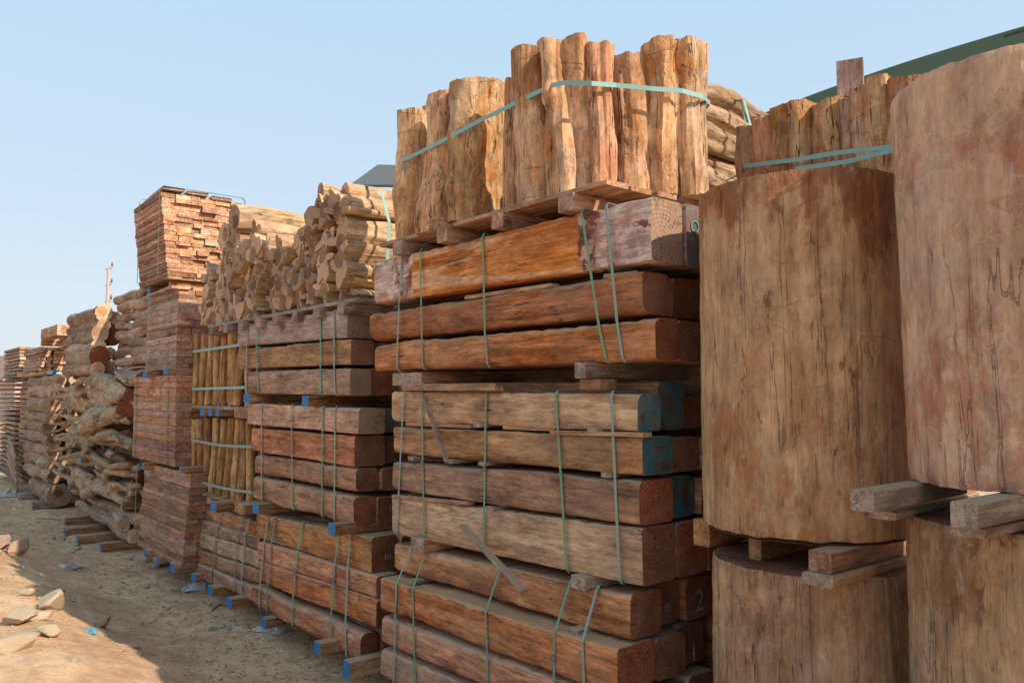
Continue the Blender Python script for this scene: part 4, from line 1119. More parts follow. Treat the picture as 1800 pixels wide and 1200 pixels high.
# ================================================================ ROOT PILE on its pallet, top of stack B
zr = at_t(620, 527, 2.40).z
pallet('wooden_pallet', 2.34, 3.45, at_t(628, 525, 2.36).y, at_t(366, 580, 2.36).y, zr, "long grey pallet carrying the pile of lobed root logs", nb=6, nr=8, bt=0.022, bh=0.07, mats=[M['gray_board'], M['gray_board']])
GR = "lobed root logs piled on the long pallet"
def ztop_prof(S):
    pts = [(4.55, 2.98), (4.95, 3.02), (5.2, 2.93), (5.6, 2.86), (6.0, 2.90), (6.35, 2.93), (6.9, 2.92), (7.25, 2.80)]
    for (a, za), (b, zb) in zip(pts, pts[1:]):
        if S <= b: return za + (zb - za) * (S - a) / (b - a)
    return pts[-1][1]
rr = random.Random(5)
ncol, nrow = 12, 4
s0_, s1_ = 4.56, 7.3
for i in range(ncol):
    S = s0_ + (s1_ - s0_) * (i + 0.5) / ncol
    zt = ztop_prof(S)
    for j in range(nrow):
        r = rr.uniform(0.112, 0.148)
        h = (zt - zr - 0.02) / nrow
        zc = zr + 0.015 + h * (j + 0.5) + rr.uniform(-0.02, 0.02) + (0.03 if (i % 2) else 0)
        Sc = S + rr.uniform(-0.03, 0.03)
        r = max(r, h * 0.80) * 1.12
        xf = 2.40 + rr.uniform(-0.05, 0.03)
        log_obj('root_log', (xf, Sc, zc), (xf + rr.uniform(1.05, 1.15), Sc + rr.uniform(-0.02, 0.02), zc + rr.uniform(-0.01, 0.01)), r, [M['root_side'], M['root_end']],
                f"lobed root log, {ordw(nrow - 1 - j)} tier from top, {ordw(i)} column from the right, of the root pile", 'root log', GR, seed=500 + i * 7 + j,
                star=True, lobes=rr.choice([3, 4, 4, 5]), depth=0.4, n=84, m=8, taper=0.1, bend=0.012, fine=0.06, bulge=0.05, twist=0.35, squash=1.0)
for k, (S, z, r, x0_) in enumerate([(4.68, 2.99, 0.10, 2.42), (4.98, 3.05, 0.10, 2.40), (6.62, 3.20, 0.125, 2.40), (6.92, 3.12, 0.12, 2.42), (6.70, 3.02, 0.12, 2.44), (6.2, 3.03, 0.09, 2.42)]):
    log_obj('root_log', (x0_, S, z), (x0_ + 1.15, S, z + 0.01), r, [M['root_side'], M['root_end']],
            ["lobed root log crowning the near corner of the root pile", "second crowning root log at the near end of the root pile", "big smooth log lying on the far top of the root pile", "big far log behind the smooth one on the root pile",
             "smooth log under the big one on the far top of the root pile", "small lobed log on the sagging middle of the root pile"][k], 'root log', GR, seed=600 + k, lobes=[3, 4, 2, 2, 2, 4][k], depth=[0.35, 0.5, 0.12, 0.15, 0.15, 0.5][k], n=64, m=10, taper=0.05, fine=0.05)
def s_strap(px, T, z0, z1, x1_, mat, label, w=0.02):
    S = at_t(px, 500, T).y
    pts = [(T, S, z0 + 0.02), (T, S, z1 - 0.03), (T + 0.03, S, z1), (x1_ - 0.03, S, z1), (x1_, S, z1 - 0.03), (x1_, S, z0 + 0.02), (x1_ - 0.03, S, z0), (T + 0.03, S, z0)]
    o = link('plastic_strap', ribbon_loop(pts, (0, 1, 0), w), M[mat])
    return tag(o, label, 'strap', G_ST)
# strap round the near side of the root pile (seen over the long sides of the logs)
xs_ = at_s(662, 400, 4.52).x
o = link('plastic_strap', ribbon_loop([(xs_ - .01, 4.60, 3.105), (xs_ + .02, 4.50, 3.06), (xs_ + 0.04, 4.43, 2.85), (xs_ + .02, 4.42, 2.50), (xs_ - 0.03, 4.46, 2.33), (xs_ - 0.03, 7.3, 2.33), (xs_, 7.4, 2.5), (xs_, 7.4, 2.8), (xs_, 7.3, 2.85), (xs_, 6.0, 2.9), (xs_, 5.2, 3.1), (xs_, 4.8, 3.17)], (1, 0, 0), 0.022), M['strap_teal'])
tag(o, "teal strap round the near side of the root log pile", 'strap', G_ST)

# ================================================================ STACK C: strapped plank bundles
GK = "planks in the strapped plank bundles"
def plank_bundle(desc, T, sn, sf, z0, z1, nrow, cols, mat, endm, seed, lean=(0, 0), rowvar=0.5, jit=0.012, ragged=0.0, split=0.0, mesh_cache={}):
    """cols: widths; lean: shift of the top in X and Y"""
    rr = random.Random(seed)
    hs = [1 + rr.uniform(-rowvar, rowvar) for _ in range(nrow)]
    tot = sum(hs)
    z = z0
    for i in range(nrow):
        h = hs[i] / tot * (z1 - z0)
        u = (z - z0) / (z1 - z0)
        x = T + lean[0] * u
        W = sum(cols)
        ws = [w * rr.uniform(0.75, 1.25) for w in cols]
        sw = sum(ws)
        for k, w in enumerate(ws):
            w = w / sw * W
            hh = h - 0.003
            dy = rr.uniform(-jit, jit) * (0.4 if k == 0 else 2.0) + (rr.uniform(0, ragged) if k else 0)
            yn = sn + lean[1] * u + dy
            yf = sf + lean[1] * u + rr.uniform(-jit, jit) * 2
            me = chamfer_bar(yf - yn, w - 0.004, hh, 0.003, seed * 31 + i * 9 + k, 0.004, 3)
            o = link('plank', me, [M[mat], M[endm]], None, (x + w / 2 + (rr.uniform(-0.004, 0.004) if k == 0 else 0), (yn + yf) / 2, z + h / 2), (rr.uniform(-.006, .006), 0, math.pi / 2))
            # row counted from the top
            tag(o, f"plank, {ordw(nrow - 1 - i)} row from top, {ordw(k)} column, {desc}", 'plank', GK)
            x += w
        z += h
bx = [[at_t(290, 345, 2.2), at_t(232, 372, 2.2)], ]
sT, sTf = at_t(288, 345, 2.2).y, at_t(234, 372, 2.2).y
zT0, zT1 = at_t(302, 488, 2.3).z, at_t(288, 330, 2.2).z
plank_bundle("highest plank bundle", 2.28, sT + 0.1, sTf - 0.02, zT0, zT1 - 0.02, 20, [0.12, 0.15, 0.11, 0.16, 0.12, 0.13], 'plank', 'plank_end', 3, lean=(-0.09, -0.02), jit=0.014, ragged=0.02)
for k in range(3):
    bar('top_board', (2.30 + k * 0.24, sT + 0.04 + k * 0.01, zT1 + 0.002), (2.34 + k * 0.24, sTf - 0.04, zT1 + 0.006), 0.2, 0.032, [M['plank_gray'], M['plank_gray']], f"{['left', 'middle', 'right'][k]} weathered board lying loose on the highest plank bundle", 'board', "loose boards on the highest plank bundle", wob=0.02)
bar('small_block', (2.35, sTf - 0.3, zT1 + 0.04), (2.5, sTf - 0.3, zT1 + 0.04), 0.08, 0.05, [M['plank_gray'], M['plank_end']], "small wooden block on the far top corner of the highest plank bundle", 'block')
bar('cross_bearer', (2.34, sT + 0.22, zT0 - 0.05), (3.1, sT + 0.22, zT0 - 0.05), 0.09, 0.085, [M['stick'], M['gray_board']], "near bearer under the highest plank bundle", 'bearer', GBB)
bar('cross_bearer', (2.30, sTf - 0.30, zT0 - 0.05), (3.1, sTf - 0.30, zT0 - 0.05), 0.09, 0.085, [M['stick'], M['blue']], "far blue-ended bearer under the highest plank bundle", 'bearer', GBB)
s3, s3f = at_t(308, 650, 2.30).y, at_t(254, 653, 2.30).y
z30, z31 = at_t(308, 649, 2.30).z, zT0 - 0.095
plank_bundle("third plank bundle from the ground", 2.30, s3, s3f, z30, z31 - 0.03, 13, [0.15, 0.15, 0.44], 'plank_gray', 'plank', 5, lean=(0.03, 0.05), jit=0.010)
for k in range(3):
    bar('top_board', (2.34 + k * 0.2, s3 + 0.02 + 0.02 * k, z31 - 0.012), (2.36 + k * 0.2, s3f - 0.1, z31 - 0.012), 0.17, 0.03, [M['plank_gray'], M['plank_end']], f"{['left', 'middle', 'right'][k]} pale board on top of the third plank bundle from the ground", 'board', "pale boards on the third plank bundle", wob=0.01)
s2, s2f = at_t(309, 700, 2.30).y, at_t(235, 700, 2.30).y
z20, z21 = at_t(310, 822, 2.30).z, at_t(309, 659, 2.30).z
plank_bundle("second plank bundle from the ground", 2.30, s2, s2f, z20, z21, 12, [0.16, 0.17, 0.4], 'plank', 'plank', 7, lean=(0.0, 0.0), jit=0.008, rowvar=0.35, ragged=0.03)
s1, s1f = at_t(322, 900, 2.28).y, at_t(243, 900, 2.28).y
z10, z11 = at_t(318, 1000, 2.28).z, at_t(322, 832, 2.28).z
plank_bundle("lowest plank bundle", 2.28, s1, s1f, z10, z11, 15, [0.16, 0.17, 0.4], 'plank', 'plank', 9, lean=(0.03, -0.10), jit=0.012, rowvar=0.35, ragged=0.02)
for (T, pxs, z0, z1, x1_, d) in ((2.17, (241, 276), zT0, zT1 + 0.020, 3.0, 'highest plank bundle'), (2.275, (262, 293), z30, z31, 3.08, 'third plank bundle from the ground'),
                                  (2.28, (243, 298), z20, z21, 3.07, 'second plank bundle from the ground'), (2.255, (250, 300), z10, z11, 3.07, 'lowest plank bundle')):
    for px, w_ in zip(pxs, ('left', 'right')):
        s_strap(px, T, z0 - 0.004, z1 + 0.004, x1_, 'strap_dull', f"{w_} dull grey strap round the {d}", 0.02)
# chalk figures on plank ends of the second bundle
view = bpy.context.view_layer; view.update()
def end_of(desc, row, colm):
    key = f"plank, {ordw(row)} row from top, {ordw(colm)} column, {desc}"
    return next(o for o in col.objects if o.get('label') == key)
for row, t_ in ((2, '5'), (3, '2'), (4, '6'), (6, '9'), (8, '6'), (9, '5'), (10, '4')):
    o = end_of("second plank bundle from the ground", row, 0)
    yn = o.location.y - o.dimensions.x / 2 if o.dimensions.x > 0.5 else s2
    p = Vector((o.location.x + 0.0, yn - 0.0025, o.location.z))
    cu = bpy.data.curves.new('chalk_mark', 'FONT'); cu.body = t_; cu.size = 0.065; cu.extrude = 0.0004; cu.align_x = 'CENTER'; cu.align_y = 'CENTER'; cu.materials.append(M['chalk'])
    ch = bpy.data.objects.new('chalk_mark', cu); col.objects.link(ch); ch.parent = o
    ch.matrix_parent_inverse = o.matrix_world.inverted()
    ch.matrix_world = Matrix.Translation(p) @ Matrix.Rotation(math.pi / 2, 4, 'X')
def beam_by(label_part):
    return next(o for o in col.objects if label_part in (o.get('label') or ''))
def beam_chalk(label_part, text, size, dx=0.0, dz=0.0, mat='chalk', rot=0.0):
    o = beam_by(label_part)
    mn = min((o.matrix_world @ Vector(v_.co)).y for v_ in o.data.vertices)
    p = Vector((o.location.x + dx, mn - 0.003, o.location.z + dz))
    cu = bpy.data.curves.new('chalk_mark', 'FONT'); cu.body = text; cu.size = size; cu.extrude = 0.0004; cu.align_x = 'CENTER'; cu.align_y = 'CENTER'; cu.materials.append(M[mat])
    ch = bpy.data.objects.new('chalk_mark', cu); col.objects.link(ch); ch.parent = o
    ch.matrix_parent_inverse = o.matrix_world.inverted()
    ch.matrix_world = Matrix.Translation(p) @ Matrix.Rotation(math.pi / 2, 4, 'X') @ Matrix.Rotation(rot, 4, 'Z')
beam_chalk("third column from front, eighth layer down, stack beside", '2', 0.13)
beam_chalk("second column from front, eighth layer down, stack beside", '15', 0.045)
beam_chalk("front column, eighth layer down, stack under", 'EII', 0.05, 0.02)
beam_chalk("second column, seventh layer down, stack under", '15', 0.06)
beam_chalk("front column, fourth layer down, stack under", '02', 0.045, rot=0.3)
M['teal_paint'] = plain('teal_paint', (0.08, 0.24, 0.28), (0.16, 0.26, 0.27), 0.9, 90, 0.1)
beam_chalk("second column from front, first layer down, stack beside", 'OB', 0.075, -0.01, 0.03, 'teal_paint', 0.2)
beam_chalk("second column, fifth layer down, stack under", 'Z', 0.07)

# ================================================================ ROOTS, LOGS AND FAR STACKS
def root_clump(label, paths, seed, voxel=0.016, red_end=False):
    """gnarled root: tubes that split and grow together"""
    parts = []
    rr = random.Random(seed)
    for pts, rad in paths:
        n = 22
        P = []
        for i in range(n + 1):
            u = i / n * (len(pts) - 1)
            k = min(int(u), len(pts) - 2)
            f = u - k; f = f * f * (3 - 2 * f)
            p = Vector(pts[k]).lerp(Vector(pts[k + 1]), f)
            q = Vector((i * 0.45, seed * 3.1, rr.random() * 0.1))
            p += Vector((noise.noise(q + Vector((0, 7, len(parts)))), noise.noise(q + Vector((0, 17, len(parts)))) * 0.6, noise.noise(q + Vector((0, 27, len(parts)))))) * 0.06
            P.append(p)
        rd = [rad * (0.85 + 0.55 * noise.noise(Vector((i * 0.4, seed, len(parts) * 2.7)))) * (0.45 + 0.55 * math.sin(math.pi * min(1, max(0.06, (i / n) * 0.94 + 0.06)))) for i in range(n + 1)]
        v_, f_ = tub(P, [max(0.012, r) for r in rd], 12)
        parts.append((v_, f_, 0))
    me = join_data(parts)
    o = link('gnarled_root', me, [M['driftwood'], M['log_end_red']])
    rm = o.modifiers.new('grow_together', 'REMESH'); rm.mode = 'VOXEL'; rm.voxel_size = voxel; rm.use_smooth_shade = True
    sm = o.modifiers.new('smooth', 'SMOOTH'); sm.iterations = 3; sm.factor = 0.6
    return tag(o, label, 'root', "gnarled roots stacked beyond the plank bundles")
def gen_paths(seed, x, y0, y1, zc, h, nmain=4, nbr=6, rad=0.085):
    rr = random.Random(seed)
    out = []
    for k in range(nmain):
        zz = zc + h * ((k + 0.5) / nmain - 0.5)
        pts = []
        m = 6
        for i in range(m + 1):
            u = i / m
            pts.append((x + rr.uniform(-0.09, 0.12), y0 + (y1 - y0) * u + rr.uniform(-.1, .1), zz + rr.uniform(-0.5, 0.5) * h / nmain * 2.2))
        out.append((pts, rad * rr.uniform(0.75, 1.25)))
    for k in range(nbr):
        yy = rr.uniform(y0, y1 - 0.5)
        za, zb = zc + rr.uniform(-.45, .45) * h, zc + rr.uniform(-.45, .45) * h
        out.append(([(x - rr.uniform(0, .1), yy, za), (x - rr.uniform(0.0, .10), yy + rr.uniform(.2, .4), (za + zb) / 2), (x + rr.uniform(-.05, .1), yy + rr.uniform(.6, 1.3), zb)], rad * rr.uniform(0.4, 0.8)))
    for k in range(2):
        out.append(([(x + 0.25, y0 + 0.3 + k, zc - h * .2), (x + 0.3, (y0 + y1) / 2, zc), (x + 0.25, y1 - .3, zc + h * 0.1)], rad * 1.5))
    return out
tiers = [("tangled gnarled root with reddish cut face, top tier beyond the plank bundles", 11, 2.36, 9.7, 13.65, 1.60, 0.54, 6, 10, 0.062),
         ("pale looping gnarled root, second tier from top beyond the plank bundles", 12, 2.34, 9.45, 13.6, 1.12, 0.46, 5, 10, 0.066),
         ("long split gnarled root, second tier from the ground beyond plank bundles", 13, 2.36, 9.45, 13.4, 0.67, 0.36, 4, 8, 0.066)]
for lab, sd, x, y0, y1, zc, h, nm, nb_, rd in tiers:
    root_clump(lab, gen_paths(sd, x, y0, y1, zc, h, nm, nb_, rd), sd)
log_obj('root_stump', (2.42, 9.75, 1.62), (2.50, 11.0, 1.58), 0.26, [M['driftwood'], M['log_end_red']], "root stump with orange-red cut face beside the plank bundles", 'stump', None, seed=700, lobes=4, depth=0.55, n=60, m=14, taper=-0.9, fine=0.06)
log_obj('root_stump', (2.86, 9.55, 1.58), (2.9, 10.7, 1.56), 0.24, [M['driftwood'], M['log_end_red']], "second red-cut root stump, half hidden by the plank bundles", 'stump', None, seed=703, lobes=5, depth=0.5, n=60, m=14, taper=-0.6, fine=0.06)
pole_specs = [((2.42, 9.5, 0.17), (2.42, 12.3, 0.24)), ((2.46, 9.4, 0.34), (2.42, 12.6, 0.40)), ((2.5, 9.5, 0.26), (2.45, 12.2, 0.22)), ((2.34, 9.6, 0.28), (2.6, 11.5, 0.40)), ((2.62, 9.6, 0.38), (2.66, 12.4, 0.36))]
for k, (a, b) in enumerate(pole_specs):
    log_obj('branch_pole', a, b, 0.062, [M['rough_bark'], M['log_end_lit']], f"{['lowest front', 'upper front', 'low rear', 'slanting', 'upper rear'][k]} grey branch pole in the ground tier under the gnarled roots", 'pole', "grey branch poles under the gnarled roots", seed=720 + k,
            lobes=2, depth=0.12, n=24, m=30, bend=0.02, fine=0.05, taper=0.4)
for k, (y, x0_, z, bl) in enumerate([(9.75, 2.15, 0.05, 1), (10.45, 2.05, 0.05, 1), (11.2, 2.05, 0.05, 1), (12.0, 2.2, 0.05, 0), (9.9, 2.38, 0.455, 0), (12.1, 2.25, 0.49, 1), (10.2, 2.32, 0.875, 0), (11.6, 2.28, 0.875, 1), (10.6, 2.32, 1.345, 0), (11.5, 2.27, 1.345, 1)]):
    z = z + (ground_h(x0_, y) if z < 0.1 else 0)
    bar('cross_bearer', (x0_, y, z), (3.0, y, z), 0.09, 0.09 if z < 0.2 else 0.07, [M['stick'], M['blue'] if bl else M['gray_board']],
        f"{['blue-ended' if bl else 'grey'][0]} bearer, {['nearest', 'second nearest', 'third nearest', 'farthest'][k] + ' on the ground' if k < 4 else ['near, lowest gap', 'far, lowest gap', 'near, middle gap', 'far, middle gap', 'near, upper gap', 'far, upper gap'][k - 4]}, under the gnarled roots", 'bearer', GBB)
# round logs on top of the roots (lit ends)
GL = "bark-covered round logs"
for k, (px, py, r, dt, m) in enumerate([(184, 551, .098, 0, 'log_end_lit'), (183, 570, .075, 0.0, 'log_end_lit'), (177, 588, .10, 0, 'log_end_lit'), (175, 609, .085, 0.02, 'log_end_lit'), (175, 626, .115, 0, 'log_end_red'), (172, 647, .085, 0, 'log_end_lit'),
                                        (201, 559, .08, 0, 'log_end_lit'), (199, 577, .07, 0, 'log_end_red'), (198, 595, .08, 0, 'log_end_red'), (196, 622, .07, 0, 'log_end_lit'), (191, 646, .085, 0, 'log_end_lit')]):
    S = 10.9 if k < 6 else 11.0
    p = at_s(px, py, S)
    log_obj('round_log', p, p + Vector((rr.uniform(-.03, .03), 1.75 + rr.uniform(-.1, .1), rr.uniform(-.01, .03))), r, [M['rough_bark'], M[m]],
            f"bark-covered log, {ordw(k if k < 6 else k - 6)} from top, {'front' if k < 6 else 'rear'} column, on bearers above the gnarled roots", 'log', GL, seed=740 + k, lobes=2, depth=0.07, n=32, m=24, fine=0.05, bend=0.02)
for y in (11.2, 12.3):
    bar('cross_bearer', (2.3, y, 1.97), (3.1, y, 1.97), 0.08, 0.07, [M['stick'], M['gray_board']], f"{'near' if y < 12 else 'far'} bearer between the gnarled roots and the bark-covered logs", 'bearer', GBB)
for k in range(8):
    z = 2.12 + k * 0.112
    log_obj('round_log', (2.56 + (0.03 if k % 2 else 0), 9.2, z), (2.54 + rr.uniform(-.02, .03), 11.0 + rr.uniform(-.12, .1), z + 0.01), 0.064, [M['rough_bark'], M['log_end_lit']],
            f"slim bark-covered log, {ordw(7 - k)} from top, behind the third plank bundle", 'log', GL, seed=760 + k, lobes=2, depth=0.08, n=26, m=30, fine=0.06, bend=0.03)
    log_obj('round_log', (2.70, 9.2, z), (2.72, 10.9 + rr.uniform(-.1, .1), z), 0.064, [M['rough_bark'], M['log_end_lit']],
            f"slim bark-covered log, rear column, {ordw(7 - k)} from top, behind third plank bundle", 'log', GL, seed=780 + k, lobes=2, depth=0.08, n=20, m=10, fine=0.06, bend=0.03)
pallet('wooden_pallet', 2.46, 2.95, 9.3, 10.7, 2.05, "brown pallet under the slim bark-covered logs", nb=4, nr=3, bt=0.02, bh=0.07, mats=[M['stick'], M['blue']])
log_obj('root_stump', (2.45, 9.3, 1.90), (2.5, 10.6, 1.90), 0.10, [M['driftwood'], M['root_end']], "lumpy grey root under the pallet of slim bark-covered logs", 'root', None, seed=705, lobes=3, depth=0.3, n=36, m=20, bend=0.05)
# rough log stack beyond the roots
ends = [(101, 669, .10), (101, 689, .12), (94, 711, .12), (93, 732, .09), (91, 752, .10), (93, 771, .10), (95, 792, .11), (96, 813, .12), (94, 835, .10), (103, 869, .16)]
for k, (px, py, r) in enumerate(ends):
    S = 13.75
    p = at_s(px, py, S)
    log_obj('round_log', p, p + Vector((rr.uniform(-.03, .03), 2.0, rr.uniform(-.03, .02))), r, [M['rough_bark'], M['log_end_lit'] if k < 2 else M['root_end']],  # upper ends pale as if sunlit; lower ends darker, shade put into colour
            f"rough log, {ordw(k)} from top, front column of the far log stack", 'log', GL, seed=800 + k, lobes=2, depth=0.08, n=30, m=22, fine=0.06, bend=0.03)
    q = p + Vector((0.27, 0.03, rr.uniform(-.02, .02)))
    log_obj('round_log', q, q + Vector((0, 1.9, 0)), r * 0.95, [M['rough_bark'], M['log_end_lit'] if k < 2 else M['root_end']],  # rear column repeats the painted lit and shaded ends
            f"rough log, {ordw(k)} from top, rear column of the far log stack", 'log', GL, seed=820 + k, lobes=2, depth=0.08, n=24, m=10, fine=0.06, bend=0.03)
for k, y in enumerate((14.0, 15.3)):
    bar('cross_bearer', (2.12, y, 0.06), (3.0, y, 0.06), 0.12, 0.11, BE, f"grey bearer on the ground, {'near' if k == 0 else 'far'} end of the far log stack", 'bearer', GBB)
# far plank stacks
def far_stack(desc, T, sn, sf, z0, z1, nrow, cols, seed, mat='plank_gray', gap=0.15, jit=0.03, endm='plank_end'):
    rr = random.Random(seed)
    h = (z1 - z0) / nrow
    for i in range(nrow):
        x = T
        for k, w in enumerate(cols):
            me = chamfer_bar(sf - sn + rr.uniform(-jit, jit), w * 0.93, h * (1 - gap), 0.003, seed + i * 3 + k, 0.01, 2)
            o = link('plank', me, [M[mat], M[endm]], None, (x + w / 2 + rr.uniform(-.02, .02), (sn + sf) / 2 + rr.uniform(-jit, jit), z0 + h * (i + 0.5)), (0, 0, math.pi / 2))
            tag(o, f"plank, {ordw(nrow - 1 - i)} row from top, {ordw(k)} column, {desc}", 'plank', GK)
            x += w
far_stack("square-ended far bundle on the log stack", 2.35, 15.3, 16.9, 2.12, 2.52, 7, [0.09, 0.09, 0.09, 0.09, 0.09], 31, gap=0.12)
bar('long_pole', (2.3, 13.8, 2.06), (2.3, 17.0, 2.06), 0.09, 0.06, [M['pole_tan'], M['blue']], "long pale pole with blue end on top of the far log stack", 'pole')
bar('squared_timber', (2.45, 13.9, 2.72), (2.45, 15.3, 2.72), 0.2, 0.17, [M['beam_gray'], M['log_end_lit']], "squared grey timber on top of the far plank bundle", 'timber')
bar('cross_bearer', (2.35, 15.25, 2.58), (3.0, 15.25, 2.58), 0.08, 0.1, [M['stick'], M['stick']], "bearer under the squared grey timber on the far bundle", 'bearer', GBB)
bar('squared_timber', (2.72, 13.9, 2.70), (2.72, 15.4, 2.70), 0.16, 0.16, [M['beam_gray'], M['log_end_lit']], "second squared timber behind the grey one on the far bundle", 'timber')
log_obj('round_log', (2.6, 12.7, 2.55), (2.6, 14.6, 2.55), 0.09, [M['rough_bark'], M['log_end_lit']], "single bark-covered log beside the squared grey timber, far bundle", 'log', GL, seed=850, lobes=2, depth=0.08, n=26, m=14)
far_stack("stickered stack beyond the log stack", 2.36, 15.95, 17.3, 0.12, 2.08, 22, [0.34], 33, gap=0.35, jit=0.04)
far_stack("farthest stack, lower pile", 2.30, 17.5, 19.6, 0.12, 1.95, 20, [0.4], 35, gap=0.4, jit=0.06)
far_stack("farthest stack, upper pile", 2.34, 17.4, 19.4, 2.03, 2.62, 9, [0.16, 0.2], 37, gap=0.25, jit=0.05)
for k in range(5):
    bar('leaning_board', (2.18 - 0.01 * k, 15.85 + 0.02 * k, 0.10 + 0.13 * k), (2.20, 17.3, 0.36 + 0.14 * k), 0.03, 0.09, [M['plank_gray'], M['plank_gray']], f"dark slanting board, {ordw(4 - k)} from top, against the stickered stack", 'board', "slanting boards against the stickered stack")
bar('gray_board', (2.32, 17.3, 1.99), (2.32, 19.6, 1.99), 0.5, 0.05, BE, "grey board between the two piles of the farthest stack", 'board')

# ---- stones on the path
def stone(px, py, z, sx, sy, sz, seed, label, mat='stone', rot=0.0, power=0.85, group="stones lying on the sandy path"):
    p = at_z(px, py, z)
    n_, m_ = 44, 26
    r_ = random.Random(seed * 5 + 1)
    planes = []
    for _ in range(9):
        v0 = Vector((r_.gauss(0, 1), r_.gauss(0, 1), r_.gauss(0, 1))).normalized()
        planes.append((v0, r_.uniform(0.48, 0.78)))
    vs, fs = [], []
    for i in range(m_ + 1):
        th = math.pi * i / m_
        for j in range(n_):
            a = 2 * math.pi * j / n_
            f = lambda t: math.copysign(abs(t) ** power, t)
            x, y, z_ = f(math.sin(th)) * f(math.cos(a)), f(math.sin(th)) * f(math.sin(a)), f(math.cos(th))
            q = Vector((x, y, z_))
            for pn, pd in planes:
                t_ = q.dot(pn) - pd
                if t_ > 0: q -= pn * t_
            k = 1 + 0.05 * noise.noise(q * 1.5 + Vector((0, 0, seed * 5))) + 0.035 * noise.fractal(q * 4 + Vector((0, 0, seed)), 1.0, 2.0, 3)
            vs.append((q.x * sx * k * 1.05, q.y * sy * k * 1.05, q.z * sz * k * 1.1))
    for i in range(m_):
        for j in range(n_):
            k = (j + 1) % n_
            fs.append((i * n_ + j, (i + 1) * n_ + j, (i + 1) * n_ + k, i * n_ + k))
    me = bpy.data.meshes.new('stone'); me.from_pydata(vs, [], fs)
    me.polygons.foreach_set("use_smooth", [True] * len(fs)); me.set_sharp_from_angle(angle=R(22))
    gz = ground_h(p.x, p.y)
    o = link('stone', me, M[mat], None, (p.x, p.y, gz + sz * 0.8), (R(seed * 13 % 9 - 4), R(seed * 7 % 11 - 5), rot))
    return tag(o, label, 'stone', group)
M['stone'] = plain('stone', (0.50, 0.40, 0.28), (0.36, 0.27, 0.18), 0.95, 8, 0.6)
M['stone_pink'] = plain('stone_pink', (0.46, 0.31, 0.22), (0.30, 0.20, 0.14), 0.95, 8, 0.6)
M['grit'] = plain('grit', (0.50, 0.36, 0.23), (0.34, 0.24, 0.16), 0.95, 8, 0.3)
M['stone_grey'] = plain('stone_grey', (0.46, 0.38, 0.30), (0.33, 0.26, 0.20), 0.95, 8, 0.6)
for k, a in enumerate([(93, 1058, .32, .115, .085, .075, "large pale block standing in the sunlit sand, left", 'stone', 0.6),
                       (28, 950, .30, .16, .09, .085, "large tilted tan boulder at the left edge of the path", 'stone_pink', 0.9),
                       (0, 948, .30, .10, .10, .09, "brown boulder cut by the left edge of the photo", 'stone_pink', 0.1),
                       (30, 1100, .32, .10, .10, .055, "low yellowish rock left of the big pale block", 'stone', 1.0),
                       (78, 1082, .32, .08, .06, .04, "flat rock just below the big pale block", 'stone', 0.2),
                       (85, 1118, .32, .07, .07, .045, "angular rock lying in the sunlit sand, centre left", 'stone', 0.8),
                       (25, 1148, .32, .13, .09, .045, "wide flat slab of rock in the sunlit sand, lower left", 'stone', 0.3),
                       (182, 1062, .30, .055, .05, .045, "brown rock in the shade right of the big pale block", 'stone_pink', 0.2),
                       (130, 962, .25, .07, .05, .04, "pale small rock on the shaded bank", 'stone_grey', 0.2),
                       (262, 982, .03, .055, .045, .045, "grey round stone left of the plank bundles' bearers", 'stone_grey', 0.4),
                       (273, 992, .03, .040, .04, .04, "small grey stone beside the teal rag", 'stone_grey', 0.9),
                       (230, 978, .03, .04, .035, .035, "small rounded stone left of the plank bundles", 'stone_grey', 0.5),
                       (185, 955, .03, .06, .045, .03, "white flattish stone on the path near the roots", 'stone_grey', 0.5),
                       (258, 1026, .03, .03, .03, .025, "single white pebble in mid path", 'stone_grey', 0.5),
                       (45, 1042, .32, .06, .05, .03, "low sand-covered rock behind the big pale block", 'stone', 0.5)]):
    stone(a[0], a[1], a[2], a[3], a[4], a[5], k + 1, a[6], a[7], a[8])
# many small stones, told apart by nothing
rs = random.Random(321)
protos = []
for k in range(70):
    y = rs.uniform(4.0, 12.5)
    x = rs.choice([rs.uniform(0.2, 1.3), rs.uniform(0.2, 1.9), rs.gauss(2.0, 0.12)])
    sz = min(0.05, 0.014 + rs.expovariate(1 / 0.010))
    if k < 6:
        o = stone(90, 1050, .3, 1, 1, 0.8, 60 + k, "small rough stone half sunk in the sand of the path", 'stone' if k % 2 else 'stone_grey', group="small rough stones half sunk in the sand")
        protos.append(o)
    else:
        o = protos[k % 6].copy(); col.objects.link(o)
    o.scale = (sz, sz * rs.uniform(0.7, 1), sz * rs.uniform(0.6, 0.9))
    o.rotation_euler = (rs.uniform(-.3, .3), rs.uniform(-.3, .3), rs.uniform(0, 6))
    o.location = (x, y, ground_h(x, y) + sz * 0.2)
